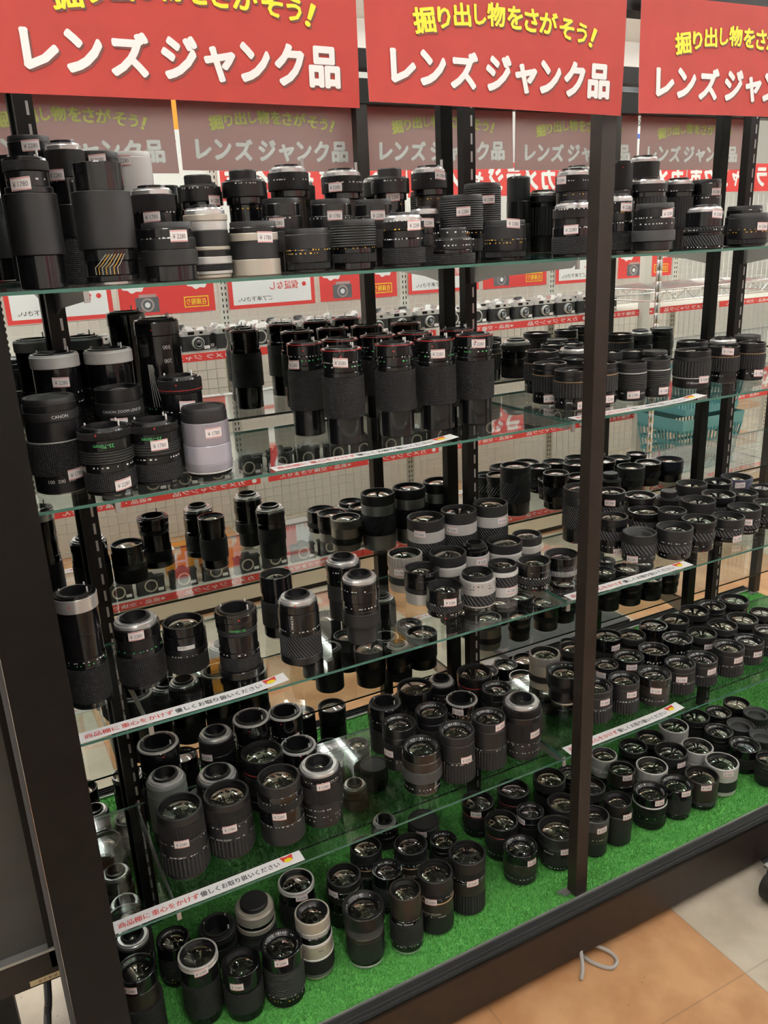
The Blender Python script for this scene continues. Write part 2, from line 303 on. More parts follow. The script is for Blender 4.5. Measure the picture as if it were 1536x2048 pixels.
# shelf, x, y, radius, height, design, tag angle, tag height
LENSES = [
 (1,-0.048,0.05,0.0355,0.174,'fdtall',-115,0.8),
 (1,-0.011,0.285,0.0333,0.23,'captall',-93,0.96),
 (1,0.048,0.05,0.0417,0.168,'tokina'),
 (1,0.094,0.29,0.0353,0.208,'captall',-100,0.95),
 (1,0.034,0.235,0.033,0.216,'mountd',-133,0.77),
 (1,0.158,0.317,0.0329,0.211,'capsil',-130,0.96),
 (1,0.16,0.208,0.0385,0.146,'mountd',-112,0.68),
 (1,0.139,0.053,0.0421,0.085,'shortcap',-80,0.76),
 (1,0.211,0.09,0.037,0.108,'champm'),
 (1,0.27,0.31,0.0398,0.173,'waist',-58,0.74),
 (1,0.289,0.089,0.0405,0.084,'silcap',-81,0.7),
 (1,0.351,0.295,0.0403,0.18,'waist'),
 (1,0.447,0.311,0.0394,0.188,'pron'),
 (1,0.387,0.208,0.037,0.125,'shortcap',-127,0.67),
 (1,0.382,0.085,0.0383,0.07,'manf'),
 (1,0.559,0.309,0.0406,0.181,'pron',-135,0.82),
 (1,0.485,0.208,0.0415,0.122,'shortcap',-104,0.76),
 (1,0.469,0.085,0.0393,0.082,'ribcap'),
 (1,0.668,0.311,0.0391,0.184,'waist',-108,0.7),
 (1,0.761,0.312,0.0372,0.187,'pron',-80,0.9),
 (1,0.574,0.208,0.0386,0.12,'shortcap',-104,0.76),
 (1,0.563,0.076,0.0384,0.088,'manm',-86,0.78),
 (1,0.696,0.225,0.033,0.104,'mountd',-110,0.73),
 (1,0.772,0.208,0.0434,0.125,'ribcap',-117,0.75),
 (1,0.663,0.067,0.0396,0.062,'mand'),
 (1,0.893,0.31,0.04,0.154,'ribcap',-104,0.78),
 (1,0.816,0.12,0.0411,0.073,'manf',-102,0.91),
 (1,1.085,0.242,0.0385,0.175,'manm',-177,0.88),
 (1,0.941,0.067,0.0411,0.101,'manm',-136,0.5),
 (1,1.215,0.24,0.0329,0.191,'fdshort'),
 (1,1.353,0.309,0.0408,0.209,'mountd'),
 (1,1.098,0.113,0.0329,0.114,'manm',-99,0.79),
 (1,1.297,0.239,0.0477,0.155,'ribtall'),
 (1,1.133,0.045,0.0428,0.094,'afgrey',-75,0.78),
 (1,1.457,0.294,0.0371,0.158,'ribtall'),
 (1,1.533,0.278,0.0392,0.155,'shortcap',-95,0.81),
 (1,1.311,0.076,0.0428,0.087,'diagm',-88,0.8),
 (1,1.531,0.155,0.0431,0.088,'shortcap'),
 (1,1.431,0.059,0.0431,0.069,'manf',-91,0.59),
 (2,-0.028,0.27,0.041,0.202,'fdw',-89,0.77),
 (2,0.064,0.28,0.042,0.2,'fdw'),
 (2,0.158,0.29,0.04,0.244,'fdfan'),
 (2,0.158,0.165,0.0375,0.154,'fdmid',-89,0.69),
 (2,0.051,0.16,0.040,0.148,'ringtxt',-106,0.63),
 (2,-0.063,0.115,0.0435,0.152,'canonz',-64,0.21),
 (2,0.005,0.064,0.0413,0.104,'fd35',-72,0.15),
 (2,0.083,0.075,0.0405,0.101,'fd35',-91,0.66),
 (2,0.169,0.072,0.0394,0.114,'lavcap',-86,0.65),
 (2,0.428,0.246,0.0362,0.181,'fdz',170,0.78),
 (2,0.456,0.135,0.0398,0.177,'fdz',-119,0.87),
 (2,0.565,0.13,0.0391,0.177,'fdz'),
 (2,0.659,0.132,0.0391,0.177,'fdz',-115,0.85),
 (2,0.748,0.129,0.039,0.178,'fdz',-111,0.91),
 (2,0.534,0.31,0.0404,0.174,'fdz'),
 (2,0.624,0.31,0.0401,0.174,'fdz'),
 (2,0.714,0.31,0.0396,0.172,'fdz'),
 (2,0.822,0.311,0.0391,0.17,'fdz'),
 (2,1.059,0.308,0.0418,0.099,'afgold'),
 (2,1.159,0.309,0.0414,0.098,'mountd'),
 (2,0.991,0.193,0.0391,0.089,'afgold',-126,0.17),
 (2,1.114,0.243,0.0371,0.082,'afgold'),
 (2,0.987,0.112,0.0404,0.083,'afgold',-91,0.14),
 (2,1.073,0.122,0.0398,0.089,'afgold',-97,0.14),
 (2,1.148,0.102,0.033,0.084,'afsilv',-123,0.18),
 (2,1.22,0.103,0.033,0.083,'afsilv',-82,0.18),
 (2,1.277,0.315,0.033,0.076,'af1'),
 (2,1.351,0.306,0.033,0.072,'af1'),
 (2,1.355,0.239,0.033,0.077,'shortcap'),
 (2,1.367,0.132,0.0433,0.087,'efband',-67,0.25),
 (2,1.476,0.133,0.0364,0.086,'afgold',-127,0.89),
 (2,1.544,0.111,0.0335,0.09,'afgold',-69,0.21),
 (2,1.54,0.292,0.0412,0.08,'afgold'),
 (2,1.636,0.276,0.0392,0.08,'mountd'),
 (2,1.725,0.272,0.0373,0.08,'shortcap'),
 (3,-0.072,0.137,0.0364,0.211,'mounttall'),
 (3,0.025,0.164,0.0435,0.128,'mountgrip',-102,0.84),
 (3,0.111,0.169,0.0408,0.095,'olyplate'),
 (3,0.193,0.096,0.0391,0.129,'fdhood'),
 (3,0.313,0.203,0.0342,0.133,'mantele'),
 (3,0.312,0.086,0.0402,0.131,'minhood'),
 (3,0.465,0.209,0.0376,0.134,'mounttall2'),
 (3,0.446,0.09,0.038,0.14,'mountinv'),
 (3,0.725,0.305,0.0448,0.146,'siltele',-140,0.8),
 (3,0.817,0.306,0.0436,0.146,'siltele',-145,0.74),
 (3,0.909,0.307,0.0431,0.146,'siltele',-71,0.75),
 (3,0.647,0.269,0.0397,0.084,'champg',-138,0.6),
 (3,0.644,0.189,0.0398,0.075,'blksil'),
 (3,0.728,0.216,0.0425,0.086,'silrim'),
 (3,0.649,0.103,0.0399,0.062,'afshort',-104,0.63),
 (3,0.808,0.227,0.0355,0.087,'silm',-93,0.59),
 (3,0.738,0.111,0.0392,0.071,'silgrip'),
 (3,0.889,0.222,0.0424,0.078,'silrim'),
 (3,0.813,0.124,0.0354,0.07,'whitegrip',-90,0.23),
 (3,0.967,0.238,0.0359,0.073,'silrim'),
 (3,0.89,0.111,0.0386,0.064,'afshort'),
 (3,0.976,0.12,0.04,0.058,'whiterib'),
 (3,1.173,0.289,0.0432,0.143,'afdiagl',-115,0.81),
 (3,1.3,0.313,0.0372,0.105,'af3',-135,0.78),
 (3,1.4,0.308,0.0423,0.077,'af3'),
 (3,1.51,0.311,0.0391,0.069,'rearcap'),
 (3,1.594,0.308,0.0423,0.076,'afr'),
 (3,1.68,0.292,0.0402,0.071,'af3'),
 (3,1.765,0.298,0.0438,0.069,'bluerim',-126,0.8),
 (3,1.19,0.187,0.0375,0.09,'af3',-101,0.08),
 (3,1.349,0.237,0.0434,0.062,'af3'),
 (3,1.363,0.158,0.0356,0.08,'afr'),
 (3,1.487,0.187,0.0442,0.078,'afr'),
 (3,1.576,0.199,0.0444,0.075,'af3'),
 (3,1.658,0.186,0.0377,0.068,'afr'),
 (3,1.202,0.106,0.0417,0.07,'afcap',-156,0.16),
 (3,1.286,0.076,0.0432,0.075,'afr'),
 (3,1.372,0.08,0.0414,0.077,'af3'),
 (3,1.481,0.084,0.0397,0.062,'afr',-92,0.2),
 (3,1.562,0.103,0.0418,0.066,'afr',-129,0.56),
 (3,1.639,0.096,0.0345,0.066,'afr'),
 (3,1.734,0.187,0.0335,0.07,'af1'),
 (4,0.055,0.306,0.0443,0.166,'fds'),
 (4,0.176,0.295,0.0412,0.158,'mounts',-141,0.73),
 (4,0.26,0.301,0.0418,0.162,'fds'),
 (4,0.343,0.31,0.0401,0.145,'fds',-84,0.64),
 (4,0.25,0.213,0.0448,0.127,'redring'),
 (4,0.338,0.227,0.0408,0.106,'fds'),
 (4,0.046,0.215,0.0405,0.145,'greym'),
 (4,0.149,0.21,0.046,0.116,'mountrib'),
 (4,0.337,0.106,0.0463,0.131,'mountsig',-104,0.79),
 (4,0.244,0.095,0.0461,0.14,'aftam',-115,0.55),
 (4,0.045,0.104,0.0466,0.142,'sig300',-106,0.63),
 (4,0.14,0.114,0.048,0.129,'sig300',-105,0.6),
 (4,0.574,0.261,0.0391,0.121,'fdtele'),
 (4,0.679,0.303,0.0441,0.109,'afwide'),
 (4,0.761,0.313,0.0372,0.102,'mounts'),
 (4,0.848,0.293,0.0444,0.104,'redring'),
 (4,0.661,0.195,0.0385,0.105,'aftext'),
 (4,0.767,0.228,0.0401,0.085,'fds',-137,0.82),
 (4,0.856,0.209,0.0387,0.096,'aftext'),
 (4,0.567,0.182,0.0397,0.109,'aftext',-163,0.44),
 (4,0.569,0.085,0.0444,0.104,'afgloss'),
 (4,0.655,0.076,0.0411,0.119,'sigrib',-90,0.53),
 (4,0.743,0.079,0.0405,0.122,'sigrib',-66,0.97),
 (4,0.834,0.076,0.0461,0.14,'mountmarks',-77,0.49),
 (4,1.072,0.294,0.0406,0.093,'champg'),
 (4,1.067,0.204,0.0481,0.085,'hood'),
 (4,1.178,0.306,0.0343,0.075,'af2'),
 (4,1.289,0.292,0.0404,0.087,'afwide',-95,0.75),
 (4,1.368,0.279,0.0385,0.073,'af2'),
 (4,1.458,0.287,0.0393,0.075,'clearcap'),
 (4,1.543,0.287,0.0404,0.072,'af2'),
 (4,1.627,0.293,0.0422,0.076,'af2'),
 (4,1.71,0.299,0.0402,0.07,'aftext'),
 (4,1.794,0.29,0.0423,0.072,'af2'),
 (4,1.19,0.187,0.033,0.075,'aftext',-157,0.74),
 (4,1.27,0.188,0.0409,0.075,'aftext',-121,0.8),
 (4,1.354,0.182,0.0408,0.075,'afmarks'),
 (4,1.452,0.191,0.0417,0.077,'afmarks'),
 (4,1.534,0.18,0.0398,0.075,'af2',-106,0.66),
 (4,1.617,0.181,0.0416,0.077,'af1'),
 (4,1.708,0.19,0.0438,0.07,'af2'),
 (4,1.791,0.188,0.0344,0.07,'af2'),
 (4,1.078,0.104,0.0449,0.086,'sigrib',-95,0.69),
 (4,1.164,0.094,0.0399,0.084,'sigrib',-101,0.68),
 (4,1.257,0.082,0.0416,0.077,'afgloss2',-129,0.62),
 (4,1.351,0.087,0.0403,0.077,'sigrib',-128,0.61),
 (4,1.433,0.087,0.0409,0.069,'sigrib',-79,0.65),
 (4,1.528,0.084,0.0424,0.077,'sigrib',-95,0.69),
 (4,1.628,0.099,0.0403,0.062,'sigrib',-101,0.56),
 (4,1.702,0.102,0.033,0.072,'sigrib'),
 (0,-0.081,0.098,0.0392,0.16,'greenring',-123,0.89),
 (0,0.036,0.079,0.04,0.152,'silvring',-97,1.0),
 (0,0.112,0.046,0.0414,0.121,'mantele',-124,0.79),
 (0,0.197,0.039,0.0431,0.129,'mantext',-111,0.93),
 (0,0.01,0.198,0.0358,0.1,'mantext'),
 (0,0.107,0.205,0.0412,0.08,'fdblk'),
 (0,0.195,0.208,0.0448,0.105,'champmount'),
 (0,-0.069,0.194,0.0384,0.154,'mountd'),
 (0,0.294,0.197,0.0417,0.12,'silvring',-95,0.89),
 (0,0.279,0.066,0.0412,0.148,'champtall'),
 (0,0.387,0.04,0.0453,0.135,'afmat'),
 (0,0.396,0.159,0.0424,0.12,'aftam',-180,0.8),
 (0,0.481,0.022,0.0373,0.148,'hoodgrid'),
 (0,0.567,0.038,0.0417,0.145,'sigmarks',-136,0.65),
 (0,0.661,0.05,0.0428,0.146,'sigmarks2',-106,0.64),
 (0,0.5,0.145,0.0365,0.1,'mantext'),
 (0,0.587,0.186,0.043,0.105,'sigmarks'),
 (0,0.489,0.234,0.0402,0.105,'sigmarks'),
 (0,0.679,0.184,0.0351,0.08,'aftext'),
 (0,0.594,0.338,0.0362,0.07,'mountd'),
 (0,0.681,0.287,0.0409,0.07,'logocap',-128,0.75),
 (0,0.828,0.253,0.0426,0.09,'redring',-131,0.86),
 (0,0.829,0.151,0.042,0.098,'redring'),
 (0,0.92,0.151,0.0365,0.09,'aftext',-179,0.85),
 (0,0.822,0.062,0.0422,0.087,'afgloss2',-83,0.75),
 (0,0.931,0.056,0.0491,0.098,'asph',-103,0.64),
 (0,0.928,0.235,0.0424,0.1,'redring'),
 (0,1.037,0.221,0.0432,0.104,'af2'),
 (0,1.003,0.123,0.0403,0.1,'af2'),
 (0,1.114,0.229,0.033,0.086,'aftext'),
 (0,1.034,0.039,0.0364,0.107,'afgrey2',-99,0.79),
 (0,1.113,0.042,0.0384,0.119,'telesm',-85,0.76),
 (0,1.233,0.049,0.0445,0.094,'mansilv',-100,0.9),
 (0,1.32,0.041,0.0419,0.089,'grid2',-100,0.97),
 (0,1.408,0.035,0.0443,0.085,'afbrown',-122,0.87),
 (0,1.497,0.046,0.0445,0.089,'silgrip2',-116,0.87),
 (0,1.244,0.165,0.0404,0.087,'zoomring',-108,1.01),
 (0,1.322,0.132,0.0426,0.088,'silrimd'),
 (0,1.414,0.151,0.0454,0.092,'af2',-96,0.79),
 (0,1.504,0.138,0.0437,0.083,'silrimd'),
 (0,1.251,0.244,0.0366,0.084,'silrimd',-163,0.6),
 (0,1.36,0.242,0.0399,0.075,'af2'),
 (0,1.44,0.256,0.0409,0.07,'af2'),
 (0,1.525,0.247,0.0429,0.085,'silrimd'),
 (0,1.626,0.256,0.0427,0.08,'af1'),
 (0,1.721,0.251,0.0395,0.066,'aftext'),
 (0,1.815,0.261,0.0403,0.062,'af2'),
 (0,1.629,0.17,0.0414,0.074,'aftext'),
 (0,1.632,0.081,0.0443,0.076,'bluefront'),
 (0,1.721,0.169,0.0414,0.064,'afcap'),
 (0,1.804,0.179,0.0407,0.071,'afcap'),
 (0,1.716,0.087,0.0389,0.072,'afcap'),
 (0,1.632,0.002,0.0338,0.074,'af1'),
 (0,1.107,0.141,0.0417,0.1,'af2'),
 (0,-0.068,0.285,0.0456,0.12,'greenring'),
 (0,-0.058,0.37,0.0381,0.09,'mountd'),
]

# ------------------------------------------------------------------ the lenses: one design per kind seen on the shelves
# segment = (share of height, radius share, part, material); then the kind of top, extras and the words for the label
B, ZR, FR, AR, RIM = 'barrel', 'zoom_ring', 'focus_ring', 'accent_ring', 'front_rim'
CB = 'chrome_band'
DES = {
 'fdtall':  ([(.27,.90,B,'gl'),(.48,1,ZR,'ma'),(.05,.90,B,'sa'),(.12,.80,B,'sa'),(.08,.86,'breech_ring','kn')], 'fd', dict(marks=[(.83,'w')]), 'tall black telephoto lens with smooth grip'),
 'captall': ([(.5,.96,ZR,'ma'),(.3,.98,B,'sa'),(.2,1,B,'sa')], 'cap', {}, 'tall black lens with flat black cap'),
 'tokina':  ([(.03,.70,'lens_mount','cr'),(.05,.92,'aperture_ring','gl'),(.12,.84,B,'gl'),(.10,.90,B,'gl'),(.47,1,ZR,'ma'),(.23,.82,'lens_hood','gl')], 'hood', dict(fan=(.09,.28,'ink_orange')), 'tall zoom with fanned yellow lines'),
 'mountd':  ([(.35,.96,ZR,'rg'),(.25,.98,B,'sa'),(.2,.9,B,'gl'),(.2,.94,'aperture_ring','kn')], 'mount', dict(marks=[(.72,'w')]), 'black lens with silver mount up'),
 'capsil':  ([(.4,.96,B,'sa'),(.1,.98,ZR,'rv'),(.5,1,'lens_cap','wh')], 'cap', dict(capm='wh'), 'tall lens under pale grey cap'),
 'shortcap':([(.3,.96,B,'gl'),(.3,1,FR,'ma'),(.22,.97,B,'sa'),(.18,.92,B,'gl')], 'cap', dict(marks=[(.72,'w')]), 'short black lens with flat black cap'),
 'champm':  ([(.06,.9,B,'ch'),(.06,.96,B,'si'),(.10,1,ZR,'rg'),(.12,.98,B,'si'),(.10,.94,B,'sa'),(.06,.94,B,'ch'),(.25,.92,ZR,'ma'),(.15,.9,B,'si'),(.10,.94,'aperture_ring','ch')], 'mount', {}, 'champagne silver lens with black bands'),
 'waist':   ([(.25,1,B,'sa'),(.12,1,FR,'kn'),(.08,.85,B,'gl'),(.3,.74,B,'gl'),(.08,.84,B,'gl'),(.17,1,'aperture_ring','sa')], 'rear', dict(marks=[(.30,'o'),(.62,'o'),(.86,'w')]), 'waisted black lens with rear cap'),
 'silcap':  ([(.34,1,B,'ch'),(.38,.97,ZR,'ma'),(.16,.98,B,'ch'),(.12,.95,B,'sa')], 'cap', {}, 'squat champagne lens with black middle'),
 'pron':    ([(.22,1,B,'sa'),(.13,1,FR,'kn'),(.06,.9,B,'cr'),(.34,.76,B,'br'),(.07,.9,B,'gl'),(.18,1,'aperture_ring','kn')], 'mount', dict(marks=[(.30,'w'),(.66,'o'),(.86,'w')]), 'waisted black lens with pronged mount'),
 'manf':    ([(.08,.9,B,'gl'),(.18,.96,FR,'rv'),(.34,1,B,'sa'),(.40,.98,'lens_hood','ma')], 'cap', dict(marks=[(.42,'o'),(.5,'o')]), 'small manual focus lens with orange figures'),
 'ribcap':  ([(.16,.9,B,'gl'),(.2,.98,FR,'rv'),(.14,.94,B,'gl'),(.5,1,ZR,'rh')], 'cap', dict(marks=[(.42,'o')]), 'black lens with fine horizontal ribs'),
 'manm':    ([(.06,.96,B,'gl'),(.36,1,FR,'rg'),(.2,.96,B,'gl'),(.18,.92,B,'sa'),(.2,.98,'aperture_ring','kn')], 'mount', dict(marks=[(.52,'w'),(.70,'o'),(.86,'w')]), 'black manual lens with mount up'),
 'mand':    ([(.42,1,FR,'rg'),(.16,.96,B,'gl'),(.42,.95,B,'sa')], 'rear', dict(marks=[(.5,'w'),(.66,'w'),(.86,'w')]), 'squat lens with white figure rows'),
 'fdshort': ([(.4,1,ZR,'rg'),(.3,.95,B,'sa'),(.3,.92,'breech_ring','kn')], 'fd', dict(dot=1), 'black lens with red alignment dot'),
 'ribtall': ([(.3,.95,B,'sa'),(.5,1,ZR,'rw'),(.08,.95,B,'gl'),(.12,1,B,'ma')], 'mount', dict(marks=[(.82,'w')]), 'dark grey vertically ribbed lens'),
 'afgrey':  ([(.05,.78,'lens_mount','cm'),(.2,.93,B,'sa'),(.25,1,ZR,'gy'),(.27,.96,B,'sa'),(.23,.9,B,'sa')], 'cap', dict(marks=[(.57,'w'),(.7,'w')]), 'dark grey lens on cream rear cap'),
 'diagm':   ([(.07,.98,B,'gl'),(.3,1,FR,'rd'),(.08,.97,B,'gl'),(.06,.97,B,'sa'),(.09,.98,ZR,'rd'),(.4,.92,B,'gl')], 'mount', dict(marks=[(.03,'w'),(.43,'w')]), 'black lens with diagonal knurled rings'),
 'fdw':     ([(.3,.95,ZR,'rg'),(.2,.96,B,'sa'),(.40,.95,B,'gl'),(.10,1,'breech_ring','wh')], 'fd', dict(marks=[(.66,'w'),(.58,'w')]), 'black lens with white breech ring'),
 'fdfan':   ([(.3,.98,ZR,'rg'),(.06,.94,B,'gl'),(.54,.97,B,'gl'),(.10,1,'breech_ring','gl')], 'fd', dict(dot=1, fan=(.36,.68,'ink_white'), txt=[('300',.80,.007,'ink_white',1,.35),('200',.70,.007,'ink_white',1,.35),('100',.58,.007,'ink_white',1,.35)], marks=[(.34,'g')]), 'tall black zoom with white fan lines'),
 'fdmid':   ([(.5,.97,ZR,'rg'),(.05,.95,B,'gl'),(.3,.95,B,'gl'),(.15,1,'breech_ring','kn')], 'fd', dict(dot=1, red=.86, marks=[(.62,'w')]), 'black red lined lever mount lens'),
 'ringtxt': ([(.5,.96,ZR,'rg'),(.2,.96,B,'sa'),(.15,.98,B,'ma'),(.15,.94,RIM,'sa')], 'glass', dict(txt=[('CANON ZOOM LENS EF',.76,.0045,'ink_white',0,.1)]), 'black lens lettered around its front ring'),
 'canonz':  ([(.02,.8,'lens_mount','cr'),(.2,.93,B,'sa'),(.36,1,ZR,'rg'),(.015,.96,AR,'si'),(.22,.95,B,'sa'),(.10,.96,B,'ma'),(.08,.93,RIM,'sa')], 'cap', dict(txt=[('100  200  300',.15,.0055,'ink_white',0,.0),('CANON',.82,.005,'ink_white',0,.3)]), 'black telephoto zoom marked to 300'),
 'fd35':    ([(.06,.94,B,'gl'),(.30,.98,ZR,'rg'),(.14,.96,B,'gl'),(.2,1,FR,'rh'),(.18,.96,B,'gl'),(.12,1,'breech_ring','kn')], 'fd', dict(dot=1, txt=[('35-70mm',.76,.006,'ink_green',1,-.1)], marks=[(.42,'w')]), 'black zoom lens lettered in green'),
 'lavcap':  ([(.05,.93,B,'dk'),(.03,.98,AR,'wh'),(.12,1,B,'lv'),(.30,1,ZR,'lw'),(.36,.98,B,'lv'),(.14,.95,'lens_cap','ma')], 'cap', {}, 'lavender silver lens with black cap'),
 'fdz':     ([(.29,.87,'lens_hood','gl'),(.44,1,ZR,'rg'),(.05,.95,B,'gl'),(.11,.90,B,'gl'),(.11,.95,'breech_ring','gl')], 'fd', dict(dot=1, red=.985, marks=[(.815,'g'),(.86,'w')], bandm=1), 'tall black zoom with lever mount up'),
 'afgold':  ([(.02,.82,'lens_mount','cr'),(.30,.95,B,'gl'),(.40,1,ZR,'rw'),(.02,.985,AR,'gd'),(.12,.97,FR,'sa'),(.14,.95,RIM,'sa')], 'glass', dict(marks=[(.2,'w')]), 'black zoom lens with thin gold ring'),
 'afsilv':  ([(.02,.82,'lens_mount','cr'),(.28,.96,B,'sa'),(.42,1,ZR,'rh'),(.03,.98,AR,'si'),(.11,.97,FR,'ma'),(.14,.95,RIM,'ma')], 'deep', dict(marks=[(.2,'w')]), 'black lens with thin silver ring'),
 'af1':     ([(.04,.8,'lens_mount','cr'),(.3,.95,B,'sa'),(.32,1,ZR,'rv'),(.14,.96,B,'sa'),(.2,.97,RIM,'ma')], 'glass', {}, 'black lens with ribbed zoom ring'),
 'efband':  ([(.02,.8,'lens_mount','cr'),(.25,.97,B,'sa'),(.04,.97,AR,'si'),(.42,1,ZR,'rw'),(.12,.96,FR,'ma'),(.15,.94,RIM,'sa')], 'glass', dict(txt=[('17-85mm',.17,.005,'ink_white',0,.1)]), 'black zoom with pale metal band'),
 'mounttall':([(.05,.98,RIM,'gl'),(.32,1,ZR,'rg'),(.02,.98,B,'gl'),(.07,.97,B,'gl'),(.22,.93,B,'gl'),(.20,.95,B,'gl'),(.12,1,CB,'cr')], 'fd', dict(marks=[(.40,'g'),(.425,'w')], dot=1), 'tall zoom topped by chrome ring'),
 'mountgrip':([(.06,.98,RIM,'gl'),(.48,1,ZR,'rg'),(.10,.98,B,'gl'),(.2,.94,B,'sa'),(.16,.97,'aperture_ring','gl')], 'mount', dict(marks=[(.58,'g')]), 'broad gripped zoom with chrome mount up'),
 'olyplate':([(.02,.8,'lens_mount','cr'),(.36,.98,ZR,'rv'),(.14,1,B,'sa'),(.28,1,B,'gl'),(.20,.94,RIM,'gl')], 'glass', dict(plate=1, marks=[(.4,'w')]), 'black lens with silver nameplate'),
 'fdhood':  ([(.12,1.06,'lens_hood','gl'),(.22,.96,ZR,'rg'),(.08,.96,B,'gl'),(.26,.92,B,'gl'),(.10,.94,FR,'rh'),(.12,.98,B,'gl'),(.10,1,'breech_ring','gl')], 'fd', dict(dot=1, txt=[('35-105mm',.76,.005,'ink_green',1,0)], marks=[(.37,'w')]), 'black zoom standing on its flared hood'),
 'mantele': ([(.03,.85,'lens_mount','cr'),(.17,.93,'aperture_ring','gl'),(.40,1,ZR,'rg'),(.12,.9,B,'gl'),(.28,.95,'lens_hood','gl')], 'deep', {}, 'tall black manual telephoto with glass up'),
 'minhood': ([(.13,1.02,'lens_hood','sa'),(.36,1,ZR,'rd'),(.08,.98,B,'gl'),(.30,.97,B,'gl'),(.13,.93,B,'gl')], 'mount', dict(dot=1, txt=[('MINOLTA',.68,.0045,'ink_white',2,-.35)], marks=[(.52,'w')]), 'black lens with white vertical lettering'),
 'mounttall2':([(.35,.9,'lens_hood','ma'),(.3,.95,ZR,'rg'),(.1,.96,B,'gl'),(.15,.94,B,'gl'),(.1,1,B,'gl')], 'mount', dict(marks=[(.68,'g'),(.82,'w')]), 'black telephoto with chrome mount up'),
 'mountinv':([(.30,.82,'lens_hood','ma'),(.22,1,ZR,'ma'),(.05,.96,B,'gl'),(.14,.95,B,'gl'),(.17,1,B,'gl'),(.12,.98,'aperture_ring','gl')], 'mount', dict(marks=[(.56,'w'),(.82,'w')]), 'narrow hooded telephoto with chrome mount up'),
 'siltele': ([(.28,.97,B,'si'),(.36,1,ZR,'rd'),(.18,.98,B,'si'),(.18,.98,RIM,'ma')], 'glass', {}, 'tall silver telephoto with black grip'),
 'champg':  ([(.16,.94,B,'ch'),(.06,.97,B,'ch'),(.20,1,ZR,'ma'),(.32,.98,B,'ch'),(.26,1,FR,'sk')], 'glass', {}, 'champagne lens with black band'),
 'blksil':  ([(.34,.93,B,'si'),(.16,.96,ZR,'ma'),(.26,1,B,'gl'),(.24,1,RIM,'gl')], 'deep', {}, 'glossy black lens on silver base'),
 'silrim':  ([(.16,.9,B,'si'),(.30,.94,ZR,'rd'),(.20,.96,B,'si'),(.06,.98,AR,'wh'),(.28,1,RIM,'ma')], 'glass', {}, 'silver ringed lens with black rim'),
 'afshort': ([(.03,.8,'lens_mount','cr'),(.22,.93,B,'gl'),(.24,1,ZR,'rd'),(.24,.98,B,'gl'),(.27,.98,RIM,'gl')], 'deep', dict(marks=[(.14,'w'),(.5,'w')], dot=1), 'short black autofocus lens'),
 'silm':    ([(.3,.98,B,'si'),(.2,1,FR,'sk'),(.35,.97,B,'si'),(.15,.9,B,'gl')], 'mount', dict(mm='gl'), 'silver lens with black mount up'),
 'silgrip': ([(.06,.96,B,'si'),(.34,1,ZR,'rk'),(.44,.99,B,'si'),(.16,.86,RIM,'ma')], 'deep', dict(marks=[(.6,'k'),(.7,'k')]), 'silver lens with slanted grey grip'),
 'whitegrip':([(.34,.97,B,'wh'),(.34,1,ZR,'rk'),(.14,.98,B,'wh'),(.18,.9,RIM,'ma')], 'glass', {}, 'white lens with grey ribbed grip'),
 'whiterib':([(.03,.8,'lens_mount','cr'),(.22,.93,B,'gl'),(.20,1,FR,'wr'),(.26,.94,B,'gl'),(.29,.98,RIM,'gl')], 'deep', {}, 'black lens with white ribbed ring'),
 'afdiagl': ([(.03,.8,'lens_mount','cr'),(.25,.96,B,'gl'),(.42,1,ZR,'rd'),(.18,.98,B,'ma'),(.12,.98,RIM,'ma')], 'glass', dict(dot=1), 'tall black lens with slanted grip'),
 'af3':     ([(.03,.8,'lens_mount','cr'),(.36,.9,B,'gl'),(.26,.97,ZR,'rk'),(.15,.95,B,'gl'),(.20,1,RIM,'sa')], 'glass', dict(dot=1, marks=[(.2,'w')]), 'black lens with slanted rubber ring'),
 'afr':     ([(.03,.8,'lens_mount','cr'),(.22,.92,B,'gl'),(.24,.98,ZR,'rk'),(.20,.98,B,'ma'),(.31,1,RIM,'ma')], 'deep', dict(marks=[(.14,'w'),(.58,'w')]), 'black lens with deep rounded rim'),
 'rearcap': ([(.4,1,ZR,'rv'),(.25,.97,B,'gl'),(.35,.9,B,'sa')], 'rear', dict(dot=1), 'low black lens under a rear cap'),
 'bluerim': ([(.03,.8,'lens_mount','cr'),(.35,.92,B,'sa'),(.2,.96,ZR,'rv'),(.42,1,RIM,'bl')], 'deep', {}, 'lens with slate blue rim'),
 'afcap':   ([(.03,.8,'lens_mount','cr'),(.30,.95,B,'sa'),(.34,1,ZR,'rk'),(.33,.97,RIM,'ma')], 'bowl', dict(marks=[(.2,'w')]), 'black lens with hollow black front'),
 'fds':     ([(.3,.98,ZR,'rg'),(.2,.95,B,'gl'),(.36,.93,B,'gl'),(.14,1,'breech_ring','gl')], 'fd', dict(dot=1, rimm='si', marks=[(.42,'w'),(.6,'w'),(.66,'w')]), 'black lens with silver rimmed mount'),
 'mounts':  ([(.3,1,ZR,'rg'),(.2,.96,B,'gl'),(.3,.97,B,'sa'),(.2,.92,'aperture_ring','kn')], 'mount', dict(marks=[(.45,'w'),(.6,'w')]), 'black lens with chrome bayonet up'),
 'redring': ([(.03,.8,'lens_mount','cr'),(.30,.93,B,'sa'),(.34,.98,ZR,'rv'),(.05,.97,B,'sa'),(.025,.985,AR,'re'),(.25,1,RIM,'sa')], 'glass', dict(marks=[(.2,'w')]), 'black lens with red ring'),
 'greym':   ([(.2,.95,ZR,'rv'),(.65,1,B,'gg'),(.15,.98,B,'gg')], 'mount', {}, 'grey green lens with chrome mount up'),
 'mountrib':([(.5,.98,ZR,'rv'),(.3,1,B,'ma'),(.2,.95,B,'sa')], 'mount', dict(marks=[(.82,'w')]), 'black lens with wide chrome mount up'),
